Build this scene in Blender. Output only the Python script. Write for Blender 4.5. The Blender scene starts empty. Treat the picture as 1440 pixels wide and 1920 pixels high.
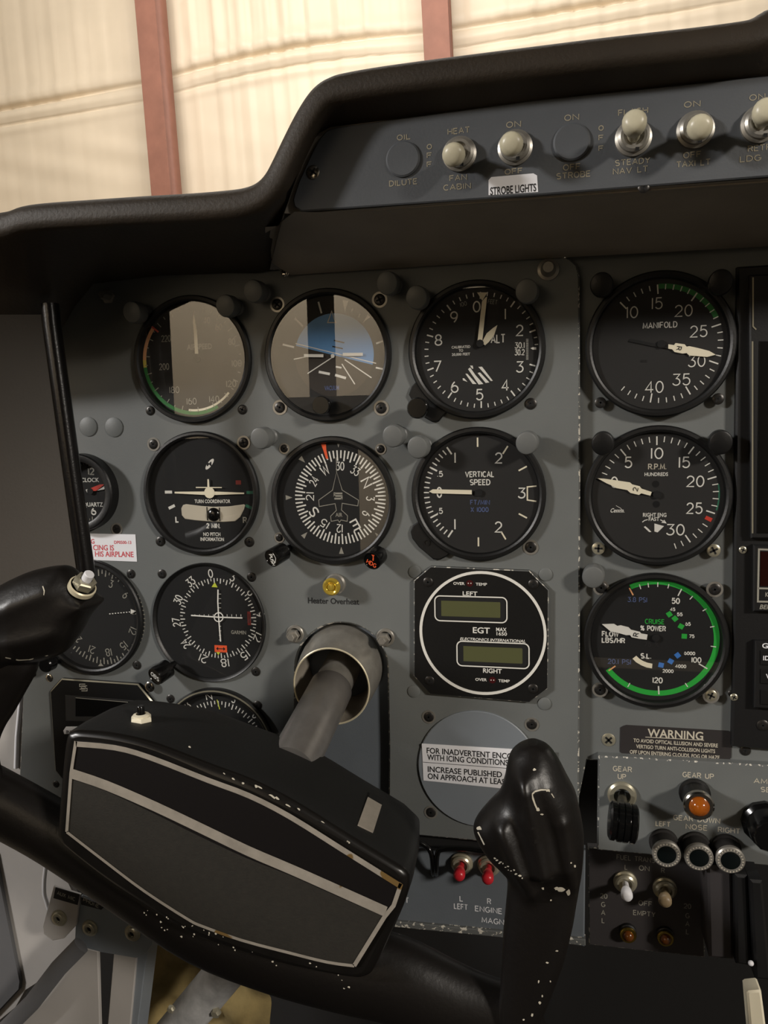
import bpy, bmesh, math, random
from math import pi, sin, cos, tan, radians, atan2, hypot
from mathutils import Matrix, Vector
random.seed(7)
SC = bpy.context.scene
COL = SC.collection
S = 0.001                                     # everything is modelled in millimetres

# ------------------------------------------------------------------ camera (calibrated on the round 3 1/8" dials)
F = 1442.0
CAMW = Vector((0.11089787, 0.21772523, -0.00986135))
CAMC = Vector((45.662, -471.364, 41.549))
RB = Matrix.Rotation(CAMW.length, 3, CAMW.normalized()) @ Matrix(((1,0,0),(0,0,-1),(0,1,0)))
cd = bpy.data.cameras.new('camera'); cam = bpy.data.objects.new('camera', cd); COL.objects.link(cam)
cd.sensor_fit = 'VERTICAL'; cd.sensor_height = 36; cd.sensor_width = 27; cd.lens = F*36/1920
cd.clip_start = 0.01; cd.clip_end = 100
m3 = Matrix((RB[0], -RB[1], -RB[2])).transposed()
cam.matrix_world = Matrix.Translation(CAMC*S) @ m3.to_4x4()
SC.camera = cam

# ------------------------------------------------------------------ light and exposure
SC.view_settings.view_transform = 'Standard'; SC.view_settings.look = 'None'
SC.view_settings.exposure = 0.0; SC.view_settings.gamma = 1.0; SC.view_settings.use_curve_mapping = False
wd = bpy.data.worlds.new('world'); SC.world = wd; wd.use_nodes = True
bg = wd.node_tree.nodes['Background']; bg.inputs[0].default_value = (1.0, 0.90, 0.76, 1); bg.inputs[1].default_value = 0.10
def area(name, loc, target, sx, sy, power, col):
    l = bpy.data.lights.new(name, 'AREA'); l.shape = 'RECTANGLE'; l.size = sx; l.size_y = sy; l.energy = power; l.color = col
    o = bpy.data.objects.new(name, l); COL.objects.link(o); o.location = loc
    o.rotation_euler = (Vector(target)-Vector(loc)).to_track_quat('-Z', 'Y').to_euler()
    return o
area('hangar_lamp_right', (3.0, -2.4, 1.5), (0, 0, 0), 0.45, 0.36, 106, (1.0, 0.92, 0.82))
area('hangar_lamp_left', (-2.6, -1.75, 1.15), (0, 0, 0), 0.36, 0.28, 68, (1.0, 0.97, 0.94))
area('hangar_lamp_front', (-1.3, 2.6, 4.6), (-1.5, 6.0, 0.8), 5.0, 0.8, 270, (1.0, 0.94, 0.86))
area('rear_reflection_fill', (-3.4, -6.2, 3.6), (-3.6, -9.0, 0.9), 3.5, 1.0, 430, (1.0, 0.92, 0.80))  # unseen light added to brighten the wall mirrored in the dial glass

# ------------------------------------------------------------------ materials
def lin(c):
    return tuple(((v/255)/12.92 if v/255 <= .04045 else ((v/255+.055)/1.055)**2.4) for v in c[:3]) + (1,)
def mat(name, col, rough=.5, metal=0, spec=.5, noise=None, bump=None, wear=None, sub=None):
    m = bpy.data.materials.new(name); m.use_nodes = True
    N = m.node_tree.nodes; Lk = m.node_tree.links; b = N['Principled BSDF']
    b.inputs['Roughness'].default_value = rough; b.inputs['Metallic'].default_value = metal
    b.inputs['Specular IOR Level'].default_value = spec
    c = lin(col); b.inputs['Base Color'].default_value = c
    tc = N.new('ShaderNodeTexCoord')
    def nz(scale, detail=4, rough=.6):
        n = N.new('ShaderNodeTexNoise'); n.inputs['Scale'].default_value = scale; n.inputs['Detail'].default_value = detail
        n.inputs['Roughness'].default_value = rough
        Lk.new(tc.outputs['Object'], n.inputs['Vector']); return n
    last = None
    if noise:
        n = nz(noise[0]); r = N.new('ShaderNodeValToRGB'); a = noise[1]
        r.color_ramp.elements[0].position = .3; r.color_ramp.elements[1].position = .7
        r.color_ramp.elements[0].color = tuple(max(0, v*(1-a)) for v in c[:3])+(1,)
        r.color_ramp.elements[1].color = tuple(min(1, v*(1+a)) for v in c[:3])+(1,)
        Lk.new(n.outputs['Fac'], r.inputs[0]); last = r.outputs[0]
    if wear:
        wc, ws, wt = wear
        n = nz(ws, 3, .55); r = N.new('ShaderNodeValToRGB')
        r.color_ramp.elements[0].position = wt; r.color_ramp.elements[1].position = wt+.02
        Lk.new(n.outputs['Fac'], r.inputs[0])
        mx = N.new('ShaderNodeMix'); mx.data_type = 'RGBA'
        Lk.new(r.outputs[0], mx.inputs[0])
        if last: Lk.new(last, mx.inputs[6])
        else: mx.inputs[6].default_value = c
        mx.inputs[7].default_value = lin(wc); last = mx.outputs[2]
    if last: Lk.new(last, b.inputs['Base Color'])
    if bump:
        n = nz(bump[0], 3); bp = N.new('ShaderNodeBump'); bp.inputs['Strength'].default_value = bump[1]; bp.inputs['Distance'].default_value = .0006
        Lk.new(n.outputs['Fac'], bp.inputs['Height']); Lk.new(bp.outputs[0], b.inputs['Normal'])
    return m
MT = {}
MT['panel'] = mat('panel_grey_paint', (105,108,107), .50, noise=(9,.10), bump=(900,.10), wear=((150,148,140),70,.80))
MT['panel_edge'] = mat('panel_edge_worn', (96,98,97), .5, wear=((205,200,188),330,.57))
MT['blue_panel'] = mat('blue_grey_paint', (98,104,110), .50, noise=(12,.10), bump=(900,.10))
MT['blank'] = mat('blank_plate_paint', (122,128,134), .45, noise=(14,.06))
MT['switch_plate'] = mat('switch_plate_paint', (80,83,87), .6, noise=(15,.10), bump=(700,.15))
MT['shield'] = mat('glareshield_vinyl', (52,43,32), .58, noise=(20,.2), bump=(500,.35))
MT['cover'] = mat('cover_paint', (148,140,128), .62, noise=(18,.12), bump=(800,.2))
MT['black'] = mat('black_bezel', (17,17,17), .42, bump=(600,.12))
MT['matte'] = mat('black_dial', (13,13,13), .8)
MT['gdial'] = mat('charcoal_dial', (33,32,31), .75)
MT['gloss'] = mat('gloss_black', (12,12,12), .18)
MT['engraved'] = mat('worn_engraving', (152,144,124), .65)
MT['white'] = mat('dial_white', (226,224,216), .6)
MT['dimwhite'] = mat('faded_print', (150,147,136), .65)
MT['paleprint'] = mat('engraved_print', (196,188,170), .65)
MT['cream'] = mat('needle_cream', (238,230,205), .55)
MT['green'] = mat('dial_green', (40,170,62), .55)
MT['dgreen'] = mat('dial_dark_green', (44,122,56), .6)
MT['teal'] = mat('dial_teal', (40,105,80), .6)
MT['yellow'] = mat('dial_yellow', (226,206,90), .55)
MT['lime'] = mat('dial_lime', (205,215,70), .55)
MT['orange'] = mat('dial_orange', (240,96,52), .5)
MT['peach'] = mat('dial_peach', (235,170,120), .5)
MT['red'] = mat('dial_red', (205,62,48), .5)
MT['deepred'] = mat('lamp_deep_red', (66,18,20), .3)
MT['darkplate'] = mat('fuel_plate_shade_tone', (54,51,52), .5, noise=(14,.1))  # fuel plate grey darkened to carry the shadows falling on it
MT['dred'] = mat('dial_dull_red', (120,42,36), .5)
MT['blue'] = mat('dial_blue', (62,122,200), .5)
MT['dblue'] = mat('dial_dim_blue', (84,98,140), .6)
MT['sky'] = mat('horizon_sky', (96,150,205), .5)
MT['ground'] = mat('horizon_ground', (50,44,38), .7)
MT['lcd'] = mat('lcd_olive', (86,88,58), .3)
MT['chrome'] = mat('chrome', (205,200,190), .18, 1)
MT['steel'] = mat('brushed_steel', (158,154,146), .36, .6, noise=(120,.15))
MT['shaft'] = mat('shaft_metal', (140,136,132), .33, .65, noise=(40,.22))
MT['nickel'] = mat('nickel', (190,184,162), .28, .65)
MT['bright_rim'] = mat('bright_rim', (222,212,182), .35, .2)
MT['brass'] = mat('brass', (200,170,80), .25, 1)
MT['screw'] = mat('dark_screw', (62,60,58), .35, .7)
MT['slot'] = mat('screw_slot', (6,6,6), .8)
MT['hole'] = mat('dark_hole', (4,4,4), .9)
MT['postlamp'] = mat('post_light_paint', (106,108,107), .42, noise=(60,.08))
MT['toggle'] = mat('toggle_ivory', (205,198,172), .35, noise=(90,.08))
MT['tan'] = mat('toggle_tan', (140,122,94), .45)
MT['redtip'] = mat('toggle_red', (190,38,48), .3)
MT['amber'] = mat('amber_lens', (158,82,20), .12, spec=.8)
MT['amberdk'] = mat('amber_lens_dark', (96,52,14), .15, spec=.8)
MT['lens'] = mat('dark_lens', (8,14,14), .1, spec=.8)
MT['yellens'] = mat('yellow_lens', (205,176,70), .15, .5)
MT['tagw'] = mat('white_label', (234,234,238), .55)
MT['ink'] = mat('black_ink', (22,22,24), .7)
MT['redink'] = mat('red_ink', (205,70,80), .7)
MT['warnpl'] = mat('warning_placard_black', (42,38,38), .6, wear=((90,86,84),60,.72))
MT['yoke'] = mat('yoke_black', (19,17,15), .36, bump=(260,.22), noise=(60,.3))
MT['yoke_worn'] = mat('yoke_black_worn', (19,17,15), .32, wear=((190,182,165),110,.70))
MT['yoke_arm'] = mat('yoke_arm_black', (19,16,14), .40, bump=(260,.25), wear=((170,160,145),140,.745))
MT['crackle'] = mat('yoke_top_crackle', (16,16,15), .6, bump=(700,.25))
MT['badge'] = mat('badge_dark', (19,16,16), .42)
MT['badge_low'] = mat('badge_textured', (36,33,27), .7, noise=(400,.18), bump=(900,.25))
MT['badge_trim'] = mat('badge_trim', (172,164,152), .42, .3, noise=(90,.15), wear=((130,104,62),50,.62))
MT['chip'] = mat('bare_chip', (205,198,180), .6)
MT['sidewall'] = mat('side_trim_vinyl', (84,79,74), .62, noise=(10,.06), bump=(600,.15))
MT['tube'] = mat('black_edge_tube', (18,16,16), .25, bump=(900,.15))
MT['pale'] = mat('pale_grey_paint', (172,168,164), .5, noise=(10,.08))
MT['midgrey'] = mat('mid_grey_vinyl', (92,92,94), .6, noise=(10,.08))
MT['pedal'] = mat('worn_tube_grey', (175,175,175), .4, noise=(60,.3))
MT['felt'] = mat('olive_insulation', (128,112,72), .95, noise=(25,.35), bump=(120,.8))
MT['felt_dark'] = mat('firewall_black', (10,9,9), .8)
MT['radio'] = mat('radio_black', (20,20,21), .45, bump=(700,.1))
MT['radio_glass'] = mat('radio_display', (34,10,8), .12)
MT['sheet'] = mat('insulation_sheet', (222,208,186), .5, noise=(1.2,.07))
MT['post'] = mat('red_oxide_steel', (142,96,80), .65, noise=(6,.12))
MT['concrete'] = mat('concrete', (120,112,100), .7, noise=(3,.15))
MT['cabin'] = mat('cabin_trim', (26,23,21), .75)
def glass_mat(name, ior, tint):
    m = bpy.data.materials.new(name); m.use_nodes = True
    N = m.node_tree.nodes; Lk = m.node_tree.links; N.remove(N['Principled BSDF'])
    t = N.new('ShaderNodeBsdfTransparent'); t.inputs[0].default_value = tint
    g = N.new('ShaderNodeBsdfGlossy'); g.inputs['Roughness'].default_value = .01; g.inputs[0].default_value = (1,1,1,1)
    lw = N.new('ShaderNodeLayerWeight'); pw = N.new('ShaderNodeMath'); pw.operation = 'POWER'; pw.inputs[1].default_value = 5
    Lk.new(lw.outputs['Facing'], pw.inputs[0]); fr = N.new('ShaderNodeMath'); fr.operation = 'MULTIPLY_ADD'
    r0 = ((ior-1)/(ior+1))**2; fr.inputs[1].default_value = 1-r0; fr.inputs[2].default_value = r0; Lk.new(pw.outputs[0], fr.inputs[0])
    mx = N.new('ShaderNodeMixShader'); Lk.new(fr.outputs[0], mx.inputs[0]); Lk.new(t.outputs[0], mx.inputs[1]); Lk.new(g.outputs[0], mx.inputs[2])
    Lk.new(mx.outputs[0], N['Material Output'].inputs[0]); return m
MT['glass'] = glass_mat('dial_glass', 1.85, (.97,.97,.97,1))

# ------------------------------------------------------------------ pixel <-> place helpers (pixels of the photograph, planes parallel to the panel)
def ray(px, py): return RB.transposed() @ Vector(((px-720)/F, (py-960)/F, 1))
def W(px, py, y):
    d = ray(px, py); t = (y-CAMC.y)/d.y
    return CAMC + d*t

# ------------------------------------------------------------------ stroke lettering
def arc(cx, cy, rx, ry, a0, a1, n=12):
    return [(cx+rx*cos(radians(a0+(a1-a0)*i/n)), cy+ry*sin(radians(a0+(a1-a0)*i/n))) for i in range(n+1)]
GL = {
 '0': (3.8, [arc(1.9,3,1.9,3,90,450,20)]), '1': (.4, [[(.2,0),(.2,6)]]),
 '2': (3.8, [arc(1.9,4.2,1.8,1.8,165,-35)+[(0,0),(3.9,0)]]),
 '3': (3.8, [[(.2,6),(3.7,6),(1.8,3.7)]+arc(1.8,1.85,2,1.85,80,-155)]),
 '4': (4.2, [[(3,0),(3,6),(0,1.6),(4.2,1.6)]]),
 '5': (3.8, [[(3.5,6),(.7,6),(.4,3.4)]+arc(1.85,2,1.95,2,135,-150)]),
 '6': (3.9, [arc(1.95,1.9,1.95,1.9,0,360,18), arc(5.2,1.9,5.2,5.2,180,128,6)]),
 '7': (3.8, [[(0,6),(3.9,6),(1.2,0)]]),
 '8': (3.8, [arc(1.9,4.5,1.55,1.5,-90,270,16), arc(1.9,1.5,1.9,1.5,90,450,16)]),
 '9': (3.9, [arc(1.95,4.1,1.95,1.9,0,360,18), arc(-1.3,4.1,5.2,5.2,0,-52,6)]),
 'A': (4.2, [[(0,0),(2.1,6),(4.2,0)],[(.8,2),(3.4,2)]]),
 'B': (3.6, [[(0,0),(0,6),(2,6)]+arc(2,4.6,1.4,1.4,90,-90,8)+[(0,3.2)],[(2,3.2)]+arc(2,1.6,1.6,1.6,90,-90,8)+[(0,0)]]),
 'C': (3.9, [arc(2.2,3,2.2,3,50,310,14)]), 'D': (3.8, [[(0,0),(0,6),(1.4,6)]+arc(1.4,3,2.4,3,90,-90,12)+[(0,0)]]),
 'E': (3.2, [[(3.2,0),(0,0),(0,6),(3.2,6)],[(0,3.1),(2.7,3.1)]]), 'F': (3.2, [[(0,0),(0,6),(3.2,6)],[(0,3.1),(2.7,3.1)]]),
 'G': (4.1, [arc(2.2,3,2.2,3,50,330,16)+[(4.2,2.6),(2.6,2.6)]]), 'H': (3.8, [[(0,0),(0,6)],[(3.8,0),(3.8,6)],[(0,3),(3.8,3)]]),
 'I': (.4, [[(.2,0),(.2,6)]]), 'J': (2.8, [[(2.8,6),(2.8,1.5)]+arc(1.4,1.5,1.4,1.5,0,-180,8)]),
 'K': (3.8, [[(0,0),(0,6)],[(3.7,6),(0,2.2)],[(1.2,3.4),(3.8,0)]]), 'L': (3, [[(0,6),(0,0),(3,0)]]),
 'M': (4.6, [[(0,0),(.3,6),(2.3,1),(4.3,6),(4.6,0)]]), 'N': (4, [[(0,0),(0,6),(4,0),(4,6)]]),
 'O': (4.2, [arc(2.1,3,2.1,3,90,450,20)]), 'P': (3.5, [[(0,0),(0,6),(2,6)]+arc(2,4.4,1.5,1.6,90,-90,8)+[(0,2.8)]]),
 'Q': (4.2, [arc(2.1,3,2.1,3,90,450,20),[(2.6,1.4),(4.2,-.2)]]),
 'R': (3.6, [[(0,0),(0,6),(2,6)]+arc(2,4.5,1.5,1.5,90,-90,8)+[(0,3)],[(2,3),(3.7,0)]]),
 'S': (3.6, [arc(1.8,4.5,1.7,1.5,40,270,10)+arc(1.8,1.5,1.8,1.5,90,-140,10)[1:]]), 'T': (3.8, [[(0,6),(3.8,6)],[(1.9,6),(1.9,0)]]),
 'U': (3.8, [[(0,6),(0,2)]+arc(1.9,1.9,1.9,1.9,180,360,10)+[(3.8,6)]]), 'V': (4.2, [[(0,6),(2.1,0),(4.2,6)]]),
 'W': (5.4, [[(0,6),(1.3,0),(2.7,5.4),(4.1,0),(5.4,6)]]), 'X': (3.9, [[(0,0),(3.9,6)],[(0,6),(3.9,0)]]),
 'Y': (3.9, [[(0,6),(1.95,3),(3.9,6)],[(1.95,3),(1.95,0)]]), 'Z': (3.8, [[(0,6),(3.8,6),(0,0),(3.8,0)]]),
 '.': (.5, [[(.1,0),(.1,.7)]]), '/': (2.6, [[(0,-.4),(2.6,6.4)]]), '-': (2.2, [[(0,3),(2.2,3)]]), ',': (.6, [[(.3,.5),(0,-1)]]),
 '%': (4.6, [arc(.9,4.7,.9,1.2,0,360,10), arc(3.7,1.3,.9,1.2,0,360,10), [(.4,0),(4.1,6)]]), ' ': (2.2, []),
}
_bf = {}
def bglyph(s, off=0):
    key = (s, off)
    if key in _bf: return _bf[key]
    cu = bpy.data.curves.new('tmp', 'FONT'); cu.body = s; cu.size = 1; cu.resolution_u = 3; cu.offset = off
    o = bpy.data.objects.new('tmp', cu); COL.objects.link(o)
    dg = bpy.context.evaluated_depsgraph_get(); me = o.evaluated_get(dg).to_mesh()
    v = [tuple(x.co[:2]) for x in me.vertices]; f = [tuple(p.vertices) for p in me.polygons]
    o.evaluated_get(dg).to_mesh_clear(); bpy.data.objects.remove(o); bpy.data.curves.remove(cu)
    _bf[key] = (v, f); return _bf[key]

# ------------------------------------------------------------------ mesh builder
class MB:
    def __init__(s): s.v = []; s.f = []; s.m = []; s.X = Matrix()
    def add(s, vs, fs, mi=0):
        b = len(s.v); s.v += [s.X @ Vector(p) for p in vs]
        for f in fs: s.f.append([b+i for i in f]); s.m.append(mi)
    def poly(s, pts, z=0, mi=0): s.add([(p[0],p[1],z) for p in pts], [list(range(len(pts)))], mi); return s
    def rect(s, cx, cy, w, h, z=0, mi=0, rot=0):
        c, n = cos(rot), sin(rot)
        return s.poly([(cx+x*c-y*n, cy+x*n+y*c) for x, y in ((-w/2,-h/2),(w/2,-h/2),(w/2,h/2),(-w/2,h/2))], z, mi)
    def disc(s, cx, cy, r, z=0, mi=0, n=40, ry=None):
        return s.poly([(cx+r*cos(2*pi*i/n), cy+(ry or r)*sin(2*pi*i/n)) for i in range(n)], z, mi)
    def band(s, r0, r1, a0, a1, z=0, mi=0, cx=0, cy=0):
        n = max(2, int(abs(a1-a0)/4)); A = [radians(a0+(a1-a0)*i/n) for i in range(n+1)]
        vs = [(cx+r0*cos(a), cy+r0*sin(a), z) for a in A]+[(cx+r1*cos(a), cy+r1*sin(a), z) for a in A]
        fs = [[i, i+1, n+2+i, n+1+i] for i in range(n)]
        if a1 > a0: fs = [f[::-1] for f in fs]
        s.add(vs, fs, mi); return s
    def ribbon(s, pts, w, z=0, mi=0, closed=False):
        P = [Vector(p[:2]) for p in pts]; n = len(P)
        if not closed and n > 2 and (P[0]-P[-1]).length < 1e-6: closed = True; P = P[:-1]; n -= 1
        if n < 2: return s
        L, R = [], []
        for i in range(n):
            a = P[i-1] if (i or closed) else None; b = P[(i+1) % n] if (i < n-1 or closed) else None
            d1 = (P[i]-a).normalized() if a is not None else None; d2 = (b-P[i]).normalized() if b is not None else None
            if d1 is None or d1.length < .5: d1 = d2
            if d2 is None or d2.length < .5: d2 = d1
            t = d1+d2; t = t.normalized() if t.length > .2 else d2
            nn = Vector((-t.y, t.x)); k = min(1.6, 1/max(.3, nn.dot(Vector((-d2.y, d2.x)))))
            L.append(P[i]+nn*w/2*k); R.append(P[i]-nn*w/2*k)
        vs = [(p.x, p.y, z) for p in L]+[(p.x, p.y, z) for p in R]
        fs = [[n+i, n+(i+1) % n, (i+1) % n, i] for i in range(n if closed else n-1)]
        s.add(vs, fs, mi); return s
    def stroke(s, t, cx, cy, h, w=None, sw=.5, z=0, mi=0, rot=0, gap=1.5):
        adv = 0; items = []
        for ch in t:
            g = GL.get(ch, GL[' ']); items.append((adv, g)); adv += g[0]+gap
        tot = max(adv-gap, .01); k = h/6; kx = k if w is None else max(.05, (w-sw))/tot
        if tot < .6: kx = k
        c, n = cos(rot), sin(rot)
        for a, g in items:
            for st in g[1]:
                q = [((x+a-tot/2)*kx, (y-3)*k*(1-sw/max(h, .01)*.5)) for x, y in st]
                s.ribbon([(cx+x*c-y*n, cy+x*n+y*c) for x, y in q], sw, z, mi)
        return s
    def type(s, t, cx, cy, h, w=None, z=0, mi=0, rot=0, slant=0, left=False, off=.018):
        v, f = bglyph(t, off); x0 = min(p[0] for p in v); x1 = max(p[0] for p in v)
        hh = bglyph('H')[0]; ch = max(p[1] for p in hh); ky = h/ch; kx = w/(x1-x0) if w else ky
        mx = x0 if left else (x0+x1)/2; c, n = cos(rot), sin(rot); vs = []
        for x, y in v:
            a = (x-mx)*kx+slant*y*ky; b = (y-ch/2)*ky; vs.append((cx+a*c-b*n, cy+a*n+b*c, z))
        s.add(vs, f, mi); return s
    def lathe(s, prof, n=48, mi=0, c=(0,0), cap=False):
        vs = []; fs = []; rings = []
        for r, z in prof:
            if r < 1e-6: rings.append([len(vs)]); vs.append((c[0], c[1], z))
            else:
                rings.append(list(range(len(vs), len(vs)+n))); vs += [(c[0]+r*cos(2*pi*i/n), c[1]+r*sin(2*pi*i/n), z) for i in range(n)]
        for A, B in zip(rings, rings[1:]):
            for i in range(n):
                j = (i+1) % n
                if len(A) == 1 and len(B) == 1: continue
                if len(A) == 1: fs.append([A[0], B[j], B[i]][::-1])
                elif len(B) == 1: fs.append([A[i], A[j], B[0]])
                else: fs.append([A[i], A[j], B[j], B[i]])
        s.add(vs, fs, mi); return s
    def ext(s, pts, z0, z1, bev=0, mi=0, ebm=None, back=False):
        P = [Vector(p[:2]) for p in pts]
        if sum(a.x*b.y-b.x*a.y for a, b in zip(P, P[1:]+P[:1])) < 0: P = P[::-1]
        n = len(P); rings = [[(p.x, p.y, z0) for p in P]]
        if bev:
            Q = []
            for i in range(n):
                d1 = (P[i]-P[i-1]).normalized(); d2 = (P[(i+1) % n]-P[i]).normalized(); t = (d1+d2)
                t = t.normalized() if t.length > .1 else d2; nn = Vector((-t.y, t.x)); k = min(2, 1/max(.3, nn.dot(Vector((-d2.y, d2.x)))))
                Q.append((nn*k, P[i]))
            ks = (0, .3, 1) if bev > 1 else (0, 1)
            for u in ks:
                ins = bev*(1-math.sqrt(max(0, 1-u*u))) if len(ks) == 3 else bev*u
                rings.append([(p.x+q.x*ins, p.y+q.y*ins, z1-bev+bev*u) for q, p in Q])
        else: rings.append([(p.x, p.y, z1) for p in P])
        b0 = []; vs = []
        for r in rings: b0.append(len(vs)); vs += r
        fs = []; e = []
        for a, b in zip(b0, b0[1:]):
            for i in range(n): (fs if a == 0 else e).append([a+i, a+(i+1) % n, b+(i+1) % n, b+i])
        s.add(vs, fs+[[b0[-1]+i for i in range(n)]]+([[i for i in range(n)][::-1]] if back else []), mi)
        if e:
            k = len(s.v)-len(vs)
            for f in e: s.f.append([k+i for i in f]); s.m.append(mi if ebm is None else ebm)
        return s
    def box(s, x0, x1, y0, y1, z0, z1, bev=0, mi=0, ebm=None): return s.ext([(x0,y0),(x1,y0),(x1,y1),(x0,y1)], z0, z1, bev, mi, ebm, True)
    def loft(s, rings, mi=0, caps=True, closed=True):
        n = len(rings[0]); vs = [p for r in rings for p in r]; fs = []
        for k in range(len(rings)-1):
            for i in range(n if closed else n-1):
                j = (i+1) % n; fs.append([k*n+i, k*n+j, (k+1)*n+j, (k+1)*n+i])
        if caps: fs += [list(range(n))[::-1], [(len(rings)-1)*n+i for i in range(n)]]
        s.add(vs, fs, mi); return s
    def tube(s, path, r, n=14, mi=0, flat=1.0):
        P = [Vector(p) for p in path]; m = len(P); R = r if isinstance(r, (list, tuple)) else [r]*m
        rings = []; up = None
        for i in range(m):
            t = ((P[min(i+1, m-1)]-P[max(i-1, 0)])).normalized()
            if up is None: up = Vector((0,0,1)) if abs(t.z) < .9 else Vector((0,1,0))
            u = (up-t*up.dot(t)).normalized(); w = t.cross(u); up = u
            rings.append([tuple(P[i]+R[i]*(cos(2*pi*k/n)*u*flat+sin(2*pi*k/n)*w)) for k in range(n)])
        return s.loft(rings[::-1] if False else rings, mi)
    def ball(s, c, r, n=20, mi=0, sq=(1,1,1)):
        k = n//2; X = s.X.copy(); s.X = X @ Matrix.Translation(c) @ Matrix.Diagonal((sq[0],sq[1],sq[2],1))
        s.lathe([(r*sin(pi*i/k) if 0 < i < k else 0, -r*cos(pi*i/k)) for i in range(k+1)], n, mi); s.X = X; return s
    def mesh(s, name, mats, ang=.62):
        me = bpy.data.meshes.new(name); me.from_pydata([tuple(p*S) for p in s.v], [], s.f)
        for m in mats: me.materials.append(MT[m])
        for p, mi in zip(me.polygons, s.m): p.material_index = min(mi, len(mats)-1)
        bm = bmesh.new(); bm.from_mesh(me)
        bmesh.ops.remove_doubles(bm, verts=bm.verts, dist=1e-7)
        for f in bm.faces: f.smooth = True
        for e in bm.edges:
            if len(e.link_faces) == 2 and e.calc_face_angle(0) > ang: e.smooth = False
        bm.to_mesh(me); bm.free(); return me

# ------------------------------------------------------------------ things and parts
PANEL = (pi/2, 0, 0)                             # local x right, y up, z out of the panel towards the pilot
class Thing:
    def __init__(s, name, label, cat, pos, group=None, mb=None, mats=None, kind=None, ang=.62):
        s.p = Vector(pos)
        s.o = bpy.data.objects.new(name, mb.mesh(name, mats, ang) if mb else None); COL.objects.link(s.o)
        s.o.location = s.p*S; s.o.rotation_euler = PANEL
        if not mb: s.o.empty_display_size = .01
        if kind: s.o['kind'] = kind
        if label: s.o['label'] = label
        if cat: s.o['category'] = cat
        if group: s.o['group'] = group
    def l(s, px, py, z=0):
        w = W(px, py, s.p.y-z); return (w.x-s.p.x, w.z-s.p.z)
    def ls(s, pts, z=0): return [s.l(x, y, z) for x, y in pts]
    def k(s, px, py, z=0):
        a = s.l(px, py, z); b = s.l(px+1, py, z); c = s.l(px, py+1, z)
        return hypot(b[0]-a[0], b[1]-a[1]), hypot(c[0]-a[0], c[1]-a[1])
    def part(s, name, mb, mats, label=None, parent=None, at=None, ang=.62):
        o = bpy.data.objects.new(name, mb.mesh(name, mats, ang)); COL.objects.link(o); o.parent = parent or s.o
        if label: o['label'] = label
        if at: o.location = Vector(at)*S
        return o
    def st(s, mb, t, px, py, h, w=None, sw=2.2, z=0, mi=0, rot=0, gap=1.5):
        x, y = s.l(px, py, z); kx, ky = s.k(px, py, z)
        mb.stroke(t, x, y, h*ky, None if w is None else w*kx, sw*kx, z, mi, radians(rot), gap)
    def ty(s, mb, t, px, py, h, w=None, z=0, mi=0, rot=0, slant=0, left=False, off=.018):
        x, y = s.l(px, py, z); kx, ky = s.k(px, py, z)
        mb.type(t, x, y, h*ky, None if w is None else w*kx, z, mi, radians(rot), slant, left, off)
def copy_tree(o, parent=None):
    c = o.copy(); COL.objects.link(c)
    if parent: c.parent = parent
    for ch in list(o.children): copy_tree(ch, c)
    return c
def phillips(r, h=.8, dome=True):
    b = MB(); b.lathe([(r,0),(r,h*.35),(r*.82,h*.8),(r*.45,h),(0,h)], 20, 0)
    for a in (.3, .3+pi/2): b.rect(0, 0, r*1.25, r*.30, h+.06, 1, a)
    return b
_scr = {}
def screw(T, px, py, r=3.2, m='screw', z=0, ring=False, name='screw'):
    key = (r, m, ring)
    if key not in _scr:
        b = phillips(r)
        if ring: b.lathe([(r*1.35,0),(r*1.35,.3),(r,.3)], 20, 2)
        _scr[key] = b.mesh(name, [m, 'slot', 'steel'])
    o = bpy.data.objects.new(name, _scr[key]); COL.objects.link(o); o.parent = T.o
    x, y = T.l(px, py, z); o.location = (x*S, y*S, z*S); o.rotation_euler = (0, 0, random.uniform(0, 1.5)); return o

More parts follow.
